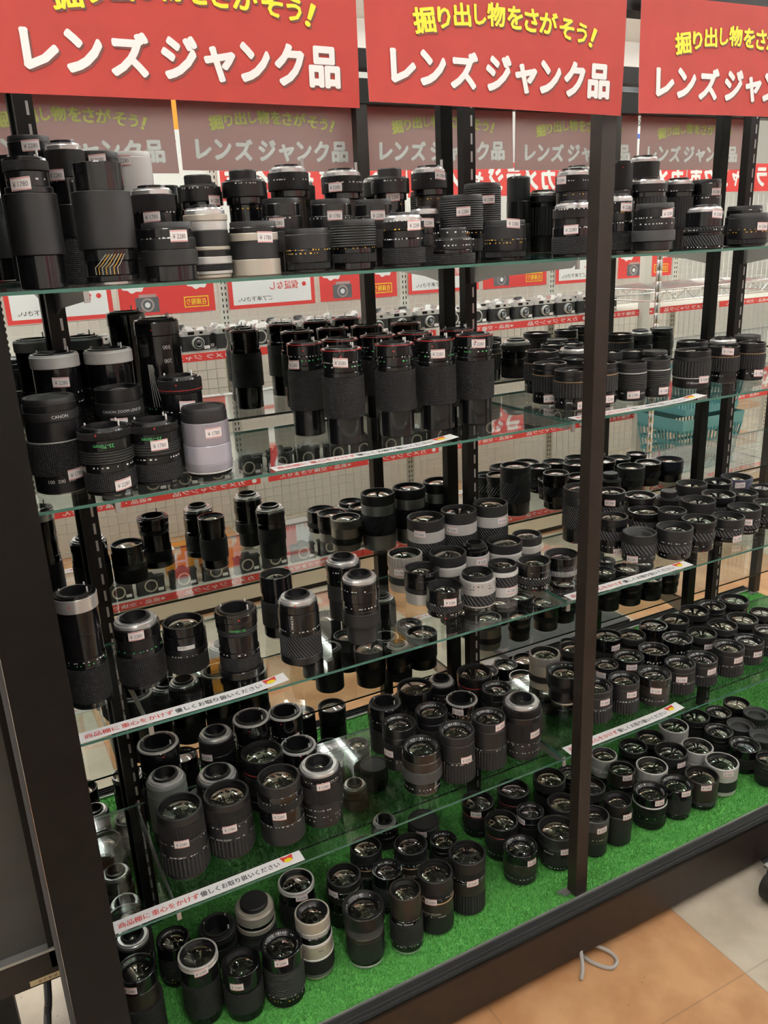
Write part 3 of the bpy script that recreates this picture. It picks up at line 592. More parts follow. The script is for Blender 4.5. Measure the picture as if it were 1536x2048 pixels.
 'mountsig':([(.10,.9,RIM,'sa'),(.14,.94,B,'sa'),(.26,.97,B,'ma'),(.30,1,ZR,'rv'),(.10,.98,B,'sa'),(.10,.96,'aperture_ring','kn')], 'mount', dict(marks=[(.13,'w'),(.22,'w'),(.34,'w'),(.84,'w')]), 'black telephoto zoom with chrome mount up'),
 'aftam':   ([(.04,.85,B,'gl'),(.34,.98,ZR,'ma'),(.22,.98,B,'gl'),(.14,1,FR,'rv'),(.10,.95,B,'gl'),(.16,.93,RIM,'ma')], 'glass', dict(marks=[(.36,'w'),(.74,'w')]), 'black telephoto zoom with large glass'),
 'sig300':  ([(.03,.8,'lens_mount','cr'),(.07,.90,B,'ma'),(.28,1,ZR,'rw'),(.26,.97,B,'ma'),(.24,.95,FR,'rv'),(.12,.93,RIM,'ma')], 'glass', dict(marks=[(.40,'w'),(.60,'w')], txt=[('SIGMA ZOOM',.41,.0035,'ink_white',0,-.35)]), 'dark grey telephoto with large glass'),
 'fdtele':  ([(.5,1,ZR,'ma'),(.3,.95,B,'gl'),(.2,.98,'breech_ring','gl')], 'fd', dict(rimm='gy', marks=[(.68,'w')]), 'tall black lens with hollow mount up'),
 'afwide':  ([(.03,.8,'lens_mount','cr'),(.34,.9,B,'sa'),(.2,.94,ZR,'rv'),(.18,.97,B,'gl'),(.25,1,RIM,'gl')], 'bigglass', {}, 'wide glossy black lens with broad glass'),
 'aftext':  ([(.03,.8,'lens_mount','cr'),(.3,.94,B,'sa'),(.32,1,ZR,'rv'),(.15,.96,B,'sa'),(.20,.97,RIM,'sa')], 'text', dict(marks=[(.25,'w')]), 'black lens with lettered front ring'),
 'afgloss': ([(.03,.85,'lens_mount','cr'),(.28,.92,B,'gl'),(.26,1,ZR,'gy'),(.22,.97,B,'br'),(.21,.96,RIM,'gl')], 'text', dict(marks=[(.14,'w')]), 'glossy black lens with grey belt'),
 'afgloss2':([(.03,.85,'lens_mount','cr'),(.34,.94,ZR,'ma'),(.32,.98,B,'br'),(.31,1,RIM,'gl')], 'text', dict(marks=[(.2,'w')]), 'glossy brownish black lens'),
 'sigrib':  ([(.04,.8,'lens_mount','cr'),(.38,1,ZR,'rw'),(.06,.98,B,'sa'),(.34,.97,B,'ma'),(.18,.96,RIM,'ma')], 'text', dict(marks=[(.44,'w')]), 'matte black lens with ribbed base'),
 'mountmarks':([(.08,.85,B,'sa'),(.3,.94,B,'ma'),(.37,.98,ZR,'rv'),(.12,1,B,'sa'),(.13,.94,'aperture_ring','kn')], 'mount', dict(marks=[(.15,'w'),(.28,'w'),(.31,'w')]), 'tall black lens with white markings'),
 'hood':    ([(.1,.72,'lens_mount','cr'),(.36,.84,B,'sa'),(.2,.9,ZR,'rv'),(.34,1,'lens_hood','sa')], 'text', {}, 'black lens with flared petal hood'),
 'af2':     ([(.04,.8,'lens_mount','cr'),(.34,.9,B,'sa'),(.24,.95,ZR,'rv'),(.14,.97,B,'gl'),(.24,1,RIM,'ma')], 'glass', dict(marks=[(.3,'w')]), 'black lens with wide black rim'),
 'clearcap':([(.4,.94,ZR,'rv'),(.3,.96,B,'sa'),(.30,1,RIM,'gl')], 'bigglass', dict(el='e5'), 'black lens with broad bright glass'),
 'afmarks': ([(.04,.8,'lens_mount','cr'),(.22,.92,B,'sa'),(.3,.98,ZR,'rv'),(.2,.96,B,'gl'),(.24,1,RIM,'gl')], 'text', dict(marks=[(.64,'w'),(.68,'w')]), 'black lens with white distance marks'),
 'greenring':([(.55,1.08,ZR,'rg'),(.25,.95,B,'br'),(.20,.96,RIM,'gl')], 'text', dict(rt='ink_green'), 'large black zoom with green front lettering'),
 'silvring':([(.15,.9,B,'gl'),(.52,1,ZR,'rg'),(.24,.95,B,'gl'),(.03,1,AR,'si'),(.06,.99,RIM,'si')], 'glass', {}, 'black lens with silver front rim'),
 'mantext': ([(.2,.93,'aperture_ring','kn'),(.52,1,ZR,'rh'),(.28,.98,RIM,'gl')], 'text', dict(marks=[(.12,'o'),(.22,'w')]), 'black manual zoom with lettered rim'),
 'fdblk':   ([(.3,.95,B,'sa'),(.3,.98,ZR,'rv'),(.2,.93,B,'gl'),(.2,1,'breech_ring','ma')], 'fd', dict(rimm='ma'), 'all black lens with hollow mount up'),
 'champmount':([(.5,1,ZR,'rh'),(.14,.99,B,'ch'),(.1,.95,B,'gl'),(.26,.97,CB,'ch')], 'rear2', dict(marks=[(.68,'g')]), 'champagne mount lens with rear cap'),
 'champtall':([(.05,.86,B,'ch'),(.07,.95,B,'gg'),(.24,1,ZR,'rv'),(.03,1,AR,'wh'),(.22,.97,B,'ch'),(.03,.97,AR,'wh'),(.10,.93,B,'gl'),(.08,.90,B,'si'),(.18,.90,'lens_hood','ch')], 'deep', dict(marks=[(.52,'k')]), 'tall champagne zoom with grey green grip'),
 'afmat':   ([(.05,.88,'lens_mount','cr'),(.08,.9,B,'gl'),(.38,.93,ZR,'ma'),(.08,.95,B,'br'),(.16,.95,FR,'gy'),(.25,1,RIM,'sa')], 'text', {}, 'matte black zoom with broad round glass'),
 'hoodgrid':([(.05,.92,'lens_mount','cr'),(.12,.98,'aperture_ring','gl'),(.36,1,ZR,'rg'),(.08,.97,B,'gl'),(.39,.92,'lens_hood','br')], 'deep', dict(marks=[(.14,'w')], txt=[('smc 45mm',.57,.006,'ink_white',0,-.1)]), 'brownish hooded lens with grid grip'),
 'sigmarks':([(.02,.9,'lens_mount','gl'),(.34,.96,ZR,'ma'),(.24,.98,B,'br'),(.015,.985,AR,'gd'),(.16,.97,FR,'rv'),(.225,.95,RIM,'ma')], 'glass', dict(marks=[(.36,'w'),(.66,'w'),(.69,'w')], txt=[('SIGMA ZOOM',.42,.005,'ink_white',0,-.3)]), 'black zoom with white focal marks'),
 'sigmarks2':([(.02,.9,'lens_mount','gl'),(.36,.96,ZR,'rw'),(.24,.98,B,'br'),(.04,.98,B,'gl'),(.14,.96,FR,'rv'),(.20,1,RIM,'ma')], 'glass', dict(marks=[(.66,'w')]), 'black zoom with widely ribbed base'),
 'logocap': ([(.3,.93,B,'sa'),(.3,.97,ZR,'rv'),(.4,1,RIM,'ma')], 'cap', dict(), 'black lens with round front cap'),
 'asph':    ([(.04,.8,'lens_mount','gl'),(.14,.88,B,'gl'),(.26,.95,ZR,'rv'),(.22,.97,B,'sa'),(.10,.98,FR,'rh'),(.24,1,RIM,'ma')], 'glass', dict(marks=[(.1,'w')], txt=[('Aspherical',.56,.0055,'ink_white',0,-.45)]), 'chunky black lens with white script'),
 'afgrey2': ([(.05,.85,'lens_mount','gl'),(.35,.92,ZR,'ma'),(.33,.97,B,'br'),(.27,1,RIM,'gy')], 'deep', dict(marks=[(.5,'w')]), 'black lens with grey shoulder'),
 'telesm':  ([(.04,.85,'lens_mount','gl'),(.3,.96,ZR,'ma'),(.4,1,B,'ma'),(.26,.9,RIM,'sa')], 'deep', {}, 'smooth matte black telephoto'),
 'mansilv': ([(.06,.9,'lens_mount','gl'),(.2,.97,'aperture_ring','kn'),(.18,.94,B,'gl'),(.26,1,FR,'kn'),(.04,1,AR,'si'),(.26,.96,RIM,'gl')], 'text', dict(dot=1, marks=[(.36,'w')]), 'glossy lens with thin silver waist'),
 'grid2':   ([(.1,.93,'lens_mount','gl'),(.10,.96,B,'gl'),(.50,.98,ZR,'rg'),(.30,1,RIM,'gl')], 'text', {}, 'black lens with grid pattern grip'),
 'afbrown': ([(.03,.85,'lens_mount','cm'),(.14,.94,B,'gl'),(.14,.95,ZR,'rh'),(.39,.97,B,'br'),(.30,1,RIM,'br')], 'glass', dict(), 'brownish black lens with stepped base'),
 'silgrip2':([(.04,.85,'lens_mount','gl'),(.14,.93,B,'si'),(.36,.97,ZR,'ma'),(.2,.98,B,'si'),(.26,1,RIM,'si')], 'glass', {}, 'silver lens with wide black grip'),
 'zoomring':([(.05,.85,'lens_mount','gl'),(.36,1,ZR,'rv'),(.2,.97,B,'gl'),(.39,.9,RIM,'br')], 'bigglass', {}, 'black lens with broad ringed waist'),
 'silrimd': ([(.04,.85,'lens_mount','gl'),(.3,.94,ZR,'ma'),(.24,.98,B,'si'),(.08,.96,B,'si'),(.34,1,RIM,'si')], 'glass', {}, 'silver rimmed lens'),
 'bluefront':([(.05,.85,'lens_mount','gl'),(.2,.95,B,'gl'),(.4,1,ZR,'rv'),(.35,.97,RIM,'gl')], 'text', dict(el='e4'), 'black lens with blue tinted glass'),
}
ORD = ['zeroth','first','second','third','fourth','fifth','sixth','seventh','eighth','ninth','tenth','eleventh','twelfth','thirteenth','fourteenth','fifteenth','sixteenth','seventeenth','eighteenth','nineteenth','twentieth']
SHELF = {1: 'top shelf', 2: 'second shelf', 3: 'middle shelf', 4: 'fourth shelf', 0: 'green deck'}

def lens_parts(root, R, H, des, face, tang, tfrac, rnd):
    segs, top, ex, look = DES[des]
    tot = sum(s[0] for s in segs); P = {}
    def part(n): return P.setdefault(n, MB())
    rt = segs[-1][1]*R
    rsv = {'mount': .012, 'fd': .004, 'rear': .020, 'rear2': .016, 'cap': .009}.get(top, 0.0)
    HB = H - rsv; z = 0.0; b = .0009
    hole = top in ('glass', 'text', 'bigglass', 'deep', 'bowl', 'hood', 'clear', 'fd', 'mount')
    depth = {'glass': .34, 'text': .42, 'bigglass': .26, 'deep': .62, 'bowl': .5, 'hood': .9, 'fd': .7, 'mount': .5}.get(top, .2)*R
    radii = []
    for i, (h, r, pn, mn) in enumerate(segs):
        z1 = z + h/tot*HB; rr = r*R; radii.append((z, z1, rr))
        last = i == len(segs)-1
        inn = rt*.80 if (hole and z1 > H-depth-.004) else .45*R
        i0 = prev if i else 0.0; prev = inn
        prof = [(i0, z), (rr-b, z), (rr, z+b), (rr, z1-b), (rr-b, z1)]
        prof.append((rt*(.86 if top in ('fd', 'mount') else .90) if (last and hole) else inn, z1))
        if i and segs[i-1][2] != pn:
            if pn in P: pn = 'upper_' + pn
            if pn in P: pn = 'collar'
            if pn in P: pn = 'collar_ring'
        part(pn).lathe(prof, mn); lastpart = pn
        z = z1
    def rad(zz):
        for a, c, r in radii:
            if a <= zz <= c: return r
        return radii[-1][2]
    toppart, tm = lastpart, segs[-1][3]
    dark = 'dk'
    if top in ('glass', 'text', 'bigglass', 'deep'):
        ge = {'glass': .80, 'text': .66, 'bigglass': .87, 'deep': .66}[top]
        de = {'glass': .19, 'text': .24, 'bigglass': .15, 'deep': .25}[top]*R
        o = part(toppart)
        if top == 'text':
            o.lathe([(rt*.90, H), (rt*.87, H-.002), (rt*.86, H-.004), (rt*.70, H-.010)], 'sa')
            o.lathe([(rt*.70, H-.010), (rt*.66, H-de*.8), (rt*ge, H-de)], dark)
            ink = part('ring_lettering'); nn = 46; mk = ex.get('rt', 'ink_white')
            for k in range(nn):
                if rnd.random() < .35 or k % 23 in (0, 1, 2): continue
                a = 2*PI*k/nn; w_ = rnd.uniform(.012, .034)
                vs = []
                for aa, q in ((a-w_, .82), (a+w_, .82), (a+w_, .77), (a-w_, .77)):
                    zz = H-.004 - (.86-q)/.16*.006 + .0004
                    vs.append((rt*q*math.cos(aa), rt*q*math.sin(aa), zz))
                ink.add(vs, [(0, 1, 2, 3)], mk)
        else:
            o.lathe([(rt*.90, H), (rt*.88, H-.0015), (rt*.86, H-.004), (rt*(ge+.03), H-de*.9), (rt*ge, H-de)], 'dk' if tm not in ('si', 'ch') else 'sa')
        # two glass surfaces: the front element and a smaller one showing inside it
        e = ex.get('el') or rnd.choice(['e1', 'e1', 'e5', 'e2', 'e1', 'e3', 'e5'])
        g = part('front_element'); rg_ = rt*ge; sag = rg_*.22
        prof = [(rg_*math.sin(t*PI/2), H-de + sag*(1-(math.sin(t*PI/2))**2)) for t in (1, .88, .74, .6, .45, .3, .15, 0)]
        g.lathe(prof, 'lens_glass_'+e)
    elif top == 'hood':
        part(toppart).lathe([(rt*.90, H), (rt*.88, H-.001), (rt*.86, H-depth), (0, H-depth-.002)], dark)
    elif top == 'bowl':
        part(toppart).lathe([(rt*.90, H), (rt*.86, H-.002), (rt*.84, H-.006), (rt*.66, H-.008), (rt*.60, H-.018), (0, H-.020)], 'gy')
    elif top == 'clear':
        part('clear_cap').lathe([(rt*.98, H), (rt*.98, H+.004), (rt*.92, H+.006), (0, H+.0055)], 'lens_glass_e5'); MATS['lv']
    elif top == 'cap':
        cm = ex.get('capm', 'ma'); k = part('lens_cap')
        k.lathe([(rt*.5, HB), (rt*.97, HB), (rt*.97, H-.002), (rt*.94, H), (rt*.80, H), (rt*.78, H-.0015), (0, H-.0015)], cm)
    elif top in ('rear', 'rear2'):
        k = part('rear_cap')
        if top == 'rear2':
            part('chrome_band').lathe([(rt*.5, HB), (rt*.98, HB), (rt*.92, HB+.004), (rt*.72, HB+.005)], 'ch')
            k.lathe([(rt*.72, HB+.004), (rt*.72, H-.002), (rt*.68, H), (0, H)], 'ma')
        else:
            k.lathe([(rt*.5, HB), (rt*.86, HB), (rt*.84, HB+.003), (rt*.62, HB+.004), (rt*.62, H-.002), (rt*.58, H), (0, H-.001)], 'ma')
    elif top == 'mount':
        mm = ex.get('mm', 'cr'); k = part('lens_mount')
        k.lathe([(rt*.86, HB), (rt*.90, HB+.0005), (rt*.90, H-.006), (rt*.84, H-.0045), (rt*.82, H-.002), (rt*.66, H-.002), (rt*.64, H-.006)], mm)
        rb = part('rear_barrel')
        rb.lathe([(rt*.66, H-.006), (rt*.62, H+.0025), (rt*.52, H+.0030), (rt*.47, H-.012), (rt*.42, H-.018)], 'sa')
        part('rear_element').lathe([(rt*.43, H-.018), (rt*.34, H-.013), (rt*.2, H-.010), (0, H-.009)], 'lens_glass_e1')
        for a in (.6, 2.7, 4.8):
            x_, y_ = rt*.74*math.cos(a), rt*.74*math.sin(a)
            k.lathe([(.0011, H-.002), (.0011, H-.0012), (0, H-.0012)], 'sa', n=8, c=(x_, y_, 0))
        if des == 'pron':
            a = face+PI*.35; k.box((rt*.8*math.cos(a)-.002, rt*.8*math.sin(a)-.002, H-.004), (rt*.8*math.cos(a)+.002, rt*.8*math.sin(a)+.002, H+.012), 'si')
    elif top == 'fd':
        rm = ex.get('rimm', 'gl'); k = part(toppart)
        k.lathe([(rt*.86, HB), (rt*.97, HB), (rt*.95, H-.001), (rt*.84, H-.001), (rt*.82, H-.004)], rm if tm != 'wh' else 'wh')
        rb = part('rear_barrel')
        rb.lathe([(rt*.84, H-.005), (rt*.80, H+.001), (rt*.66, H+.0015), (rt*.63, H-.010), (rt*.60, H-depth), (0, H-depth-.001)], 'sa')
        for da, hh in ((.9, .010), (2.4, .006), (-2.0, .004)):
            a = face+da; x_, y_ = rt*.72*math.cos(a), rt*.72*math.sin(a)
            MB().lathe([(.0016, H), (.0016, H+hh), (.0009, H+hh+.001), (0, H+hh+.001)], 'si', n=8, c=(x_, y_, 0)).build('lever', root)
    if ex.get('red'):
        zz = ex['red']*H; r_ = rad(zz)+.0003
        part('accent_ring').lathe([(r_-.002, zz), (r_, zz), (r_, zz+.0012), (r_-.002, zz+.0012)], 're')
    if ex.get('dot'):
        zz = H*.93 if top in ('fd', 'mount') else H*.05
        a = face + rnd.uniform(-.4, .5); r_ = rad(zz)
        mbd = part('alignment_dot')
        c_ = (r_*math.cos(a), r_*math.sin(a), zz)
        n = Vector((math.cos(a), math.sin(a), 0)); t = Vector((-math.sin(a), math.cos(a), 0)); q = []
        for kk in range(8): q.append(tuple(Vector(c_) + n*.0006 + t*.0018*math.cos(kk*PI/4) + Vector((0, 0, 1))*.0018*math.sin(kk*PI/4)))
        mbd.add(q, [tuple(range(8))], 're')
    def cyl(r_, a0, z0):
        return lambda u, v: (r_*math.cos(a0+u/r_), r_*math.sin(a0+u/r_), z0+v)
    INK = {'w': 'ink_white', 'g': 'ink_green', 'o': 'ink_orange', 'k': 'sa'}
    for mz, colr in ex.get('marks', []):
        mk = part('scale_markings'); zz = mz*H; r_ = rad(zz)+.0004; fn = cyl(r_, face, zz); u = -R*1.25
        while u < R*1.25:
            wd = rnd.uniform(.0012, .0042); ht = rnd.uniform(.0016, .0026)
            if rnd.random() < .62:
                mk.add([fn(u, 0), fn(u+wd/2, 0), fn(u+wd, 0), fn(u+wd, ht), fn(u+wd/2, ht), fn(u, ht)], [(0, 1, 2, 3, 4, 5)], INK[colr] if rnd.random() < .85 else 'ink_white')
            u += wd + rnd.uniform(.001, .007)
    for s_, tz, ht, ink, rot, da in ex.get('txt', []):
        vs, fs, bb = text(s_); asp = (bb[1]-bb[0])/(bb[3]-bb[2]); zz = tz*H; r_ = rad(zz)+.0004
        put(part('lettering'), s_, cyl(r_, face+da, zz), 0, 0, ht*asp, ht, ink, rot={0: 0, 1: PI, 2: PI/2}[rot])
    if ex.get('fan'):
        z0, z1, ink = ex['fan']; k = part('depth_lines')
        for q in range(7):
            u0 = (-.55+q*.13)*R; u1 = (-.62+q*.035)*R if ink == 'ink_white' else u0+.45*R*(1-q*.05); rr0 = rad(z0*H+.001)+.0006; rr1 = rad(z1*H-.001)+.0006
            f0, f1 = cyl(rr0, face, z0*H), cyl(rr1, face, z1*H); t_ = .0004 if ink == 'ink_white' else .0006
            if ink != 'ink_white':
                k.tube([f0(u0, 0), f0(u0, .010), f1(u0+.3*(u1-u0), -.018), f1(u1, -.004)], t_, ink if q % 2 else 'cm', n=4)
            else: k.tube([f0(u0, 0), f1(u1, 0)], t_, ink, n=4)
    if ex.get('plate'):
        zz = .60*H; r_ = rad(zz)+.0005; fn = cyl(r_, face, zz); k = part('nameplate')
        us = [-.016+i*.0064 for i in range(6)]; vs = [fn(u, -.004) for u in us]+[fn(u, .004) for u in us]
        k.add(vs, [(i, i+1, i+7, i+6) for i in range(5)], 'wh')
        put(k, 'OLYMPUS', cyl(r_+.0004, face, zz), -.007, .0012, .015, .003, 'ink_black')
    if tang is not None:
        fr = min(max(tfrac, .05), .93); zz = fr*H; r_ = max(rad(zz-.006), rad(zz+.006), rad(zz))+.0006; a = math.radians(tang); k = part('price_tag')
        lim = face-.75, face+.75
        d = (a-face+PI) % (2*PI) - PI; a = face + max(-.75, min(.75, d))
        fn = cyl(r_, a, zz); f2 = cyl(r_+.0003, a, zz); hw, hh = .0140, .0084; n = 6
        us = [-hw+2*hw*i/n for i in range(n+1)]
        tilt = rnd.uniform(-.10, .10)
        f1 = lambda u, v: fn(u, v+tilt*u); f2b = lambda u, v: f2(u, v+tilt*u)
        k.add([f1(u, -hh) for u in us]+[f1(u, hh) for u in us], [(i, i+1, i+n+2, i+n+1) for i in range(n)], 'tag_paper')
        for v0, v1 in ((hh-.0016, hh-.0006), (-hh+.0006, -hh+.0016)):
            k.add([f2b(u, v0) for u in us]+[f2b(u, v1) for u in us], [(i, i+1, i+n+2, i+n+1) for i in range(n)], 'tag_red')
        put(k, rnd.choice(['¥ 2280', '¥ 2280', '¥ 2280', '¥ 3280', '¥ 1780']), f2b, 0, -.0006, .021, .0068, 'tag_ink')
    for n, mb in P.items():
        mb.build(n, root)
    return look

def build_lenses():
    rows = {}
    for i, L in enumerate(LENSES):
        sh, x, y = L[:3]
        lim = (.105, .19, .27) if sh == 0 else ((.145, .24, 9) if sh == 1 else (.15, .25, 9))
        row = sum(y > v for v in lim)
        rows.setdefault((sh, x > .945 if sh else x > .93, row), []).append((x, i))
    place = {}
    for (sh, bay, row), v in rows.items():
        v.sort()
        nrow = {0: 'front row', 1: 'second row', 2: 'third row' if sh == 0 else 'back row', 3: 'back row'}[row]
        for k, (x, i) in enumerate(v):
            place[i] = (f"{ORD[k+1]} {'past the mullion' if bay else 'from the end post'}, {nrow}, {SHELF[sh]}", (f"lenses on the {SHELF[sh]} " + ('past the mullion' if bay else 'beside the end post')))
    for i, L in enumerate(LENSES):
        sh, x, y, R, H, des = L[:6]; ta, tf = (L[6], L[7]) if len(L) > 6 else (None, None)
        rnd = random.Random(i*17+3)
        root = empty('camera_lens', (x, y, ZS[sh]+.0005))
        face = math.atan2(CAM.y-y, CAM.x-x)
        look = lens_parts(root, R, H, des, face, ta, tf, rnd)
        tag(root, f"{look}, {place[i][0]}", 'lens', place[i][1])

# ------------------------------------------------------------------ room shell
def floor_mat():
    m = bpy.data.materials.new('floor_tiles'); m.use_nodes = True; nt = m.node_tree; N = nt.nodes.new; L = nt.links.new
    b = nt.nodes['Principled BSDF']; b.inputs['Roughness'].default_value = 0.28
    tc = N('ShaderNodeTexCoord'); sx = N('ShaderNodeSeparateXYZ'); L(tc.outputs['Object'], sx.inputs[0])
    def M(op, a, c=None):
        q = N('ShaderNodeMath'); q.operation = op
        for i, v in enumerate((a, c)):
            if v is None: continue
            if isinstance(v, (int, float)): q.inputs[i].default_value = v
            else: L(v, q.inputs[i])
        return q.outputs[0]
    T = 0.56; x, y = sx.outputs[0], sx.outputs[1]
    X0, Y0 = 1.175, -0.322
    fx = M('FRACT', M('DIVIDE', M('SUBTRACT', x, X0), T)); fy = M('FRACT', M('DIVIDE', M('SUBTRACT', y, Y0), T))
    g = M('MAXIMUM', M('MAXIMUM', M('LESS_THAN', fx, .0035), M('GREATER_THAN', fx, .9965)), M('MAXIMUM', M('LESS_THAN', fy, .0035), M('GREATER_THAN', fy, .9965)))
    # orange tiles make blocks two tiles by three in a cream floor
    bx = M('FLOORED_MODULO', M('SUBTRACT', x, X0), 4*T); by = M('FLOORED_MODULO', M('SUBTRACT', y, Y0-T), 4*T)
    o1 = M('MULTIPLY', M('GREATER_THAN', bx, 2*T), M('LESS_THAN', by, 3*T)); o2 = M('MULTIPLY', M('MULTIPLY', M('GREATER_THAN', bx, .5*T), M('LESS_THAN', bx, 2*T)), M('GREATER_THAN', by, 3*T))
    org = M('MAXIMUM', o1, o2)
    n = N('ShaderNodeTexNoise'); n.inputs['Scale'].default_value = 9; n.inputs['Detail'].default_value = 8; L(tc.outputs['Object'], n.inputs['Vector'])
    r1 = N('ShaderNodeValToRGB'); r2_ = N('ShaderNodeValToRGB')
    for r, c0, c1 in ((r1, (.44, .38, .29), (.60, .53, .42)), (r2_, (.44, .22, .10), (.60, .34, .17))):
        r.color_ramp.elements[0].position = .35; r.color_ramp.elements[1].position = .65
        r.color_ramp.elements[0].color = (*c0, 1); r.color_ramp.elements[1].color = (*c1, 1); L(n.outputs['Fac'], r.inputs[0])
    mx = N('ShaderNodeMix'); mx.data_type = 'RGBA'; L(org, mx.inputs[0]); L(r1.outputs[0], mx.inputs[6]); L(r2_.outputs[0], mx.inputs[7])
    m2 = N('ShaderNodeMix'); m2.data_type = 'RGBA'; L(M('MULTIPLY', g, .28), m2.inputs[0]); L(mx.outputs[2], m2.inputs[6]); m2.inputs[7].default_value = (.10, .08, .06, 1)
    v = N('ShaderNodeTexVoronoi'); v.inputs['Scale'].default_value = 22; L(tc.outputs['Object'], v.inputs['Vector'])
    sp = M('LESS_THAN', v.outputs['Distance'], .045)
    m3 = N('ShaderNodeMix'); m3.data_type = 'RGBA'; L(M('MULTIPLY', sp, .6), m3.inputs[0]); L(m2.outputs[2], m3.inputs[6]); m3.inputs[7].default_value = (.12, .07, .04, 1)
    L(m3.outputs[2], b.inputs['Base Color']); return m
MATS['floor_tiles'] = floor_mat()
struct(MB().box((-4, -4.2, FLOOR-.05), (8, 4.2, FLOOR), 'floor_tiles').build('floor'))
struct(MB().box((-4, -4.2, CEIL), (8, 4.2, CEIL+.05), 'ceiling_paint').build('ceiling'))
struct(MB().box((-4, 4.2, FLOOR), (8, 4.3, CEIL), 'wall_paint').build('wall_back'))
struct(MB().box((-4, -4.3, FLOOR), (8, -4.2, CEIL), 'wall_paint').build('wall_front'))
struct(MB().box((-4.1, -4.2, FLOOR), (-4, 4.2, CEIL), 'wall_paint').build('wall_left'))
struct(MB().box((8, -4.2, FLOOR), (8.1, 4.2, CEIL), 'wall_paint').build('wall_right'))

# ceiling fluorescent fixtures: a white pan and two glowing tubes each
fk = 0
for ix, fx in enumerate((-1.8, 0.05, 1.9, 3.75, 5.6)):
    for iy, fy in enumerate((-3.2, -1.6, 0.0, 1.6, 3.2)):
        r = empty('ceiling_light', (fx, fy, CEIL))
        MB().box((-.14, -.66, -.035), (.14, .66, 0), 'ceiling_paint').build('light_housing', r)
        for s in (-.07, .07):
            MB().tube([(s, -.60, -.052), (s, .60, -.052)], .015, 'tube_glow', n=10).build('fluorescent_tube', r)
            e = MB().box((s-.018, -.63, -.07), (s+.018, -.60, -.03), 'ceiling_paint').box((s-.018, .60, -.07), (s+.018, .63, -.03), 'ceiling_paint').build('tube_socket', r)
        tag(r, f"twin tube ceiling light, {ORD[ix+1]} row across, {ORD[iy+1]} along the row", 'ceiling light', 'fluorescent ceiling lights')

# ------------------------------------------------------------------ the display cabinet
XL, XR = -0.118, 2.70
cab = tag(empty('display_cabinet', (0, 0, FLOOR)), 'long black framed display cabinet with mirror back, open front and glass shelves', 'display cabinet')
def cpart(mb, name, **k):
    o = mb.build(name, cab, **k); o.location = (0, 0, -FLOOR); return o
cpart(MB().box((XL, YM, -.0215), (XR, YM+.006, 1.835), 'frame_black', None), 'mirror_backing').location.y = .0065
cpart(MB().add([(XL, YM, -.0215), (XR, YM, -.0215), (XR, YM, 1.835), (XL, YM, 1.835)], [(0, 1, 2, 3)], 'mirror'), 'mirror_panel', smooth=False)
cpart(MB().box((XL-.085, -.066, FLOOR+.002), (XL, -.02, 1.9), 'frame_black'), 'end_post')
cpart(MB().box((XL-.085, -.02, FLOOR+.002), (XL-.02, YM+.02, 1.9), 'frame_black'), 'end_panel')
mb = MB()
for q in (-.098, -.0945): mb.tube([(XL-.090, -.058, .18), (XL-.090, -.058, 1.9)], .004, 'gy', n=6)
mb.box((XL-.093, -.062, FLOOR+.002), (XL-.0855, -.045, 1.9), 'gy')
cpart(mb, 'aluminium_channel')
for i, x in enumerate((W, 2*W, XR-.015)):
    cpart(MB().box((x-.0165+.004, -.066, .004), (x+.0165+.004, -.036, 1.9), 'frame_brown'), 'mullion')
    cpart(MB().box((x-.032, -.050, .0005), (x+.010, -.030, .0035), 'aluminium').box((x-.040, -.040, .001), (x-.02, -.032, .004), 'aluminium'), 'mullion_foot')
cpart(MB().box((XL-.085, -.075, 1.845), (XR, -.03, 1.905), 'frame_black'), 'front_rail')
cpart(MB().box((XL, YM-.02, 1.832), (XR, YM+.02, 1.868), 'frame_black'), 'back_rail')
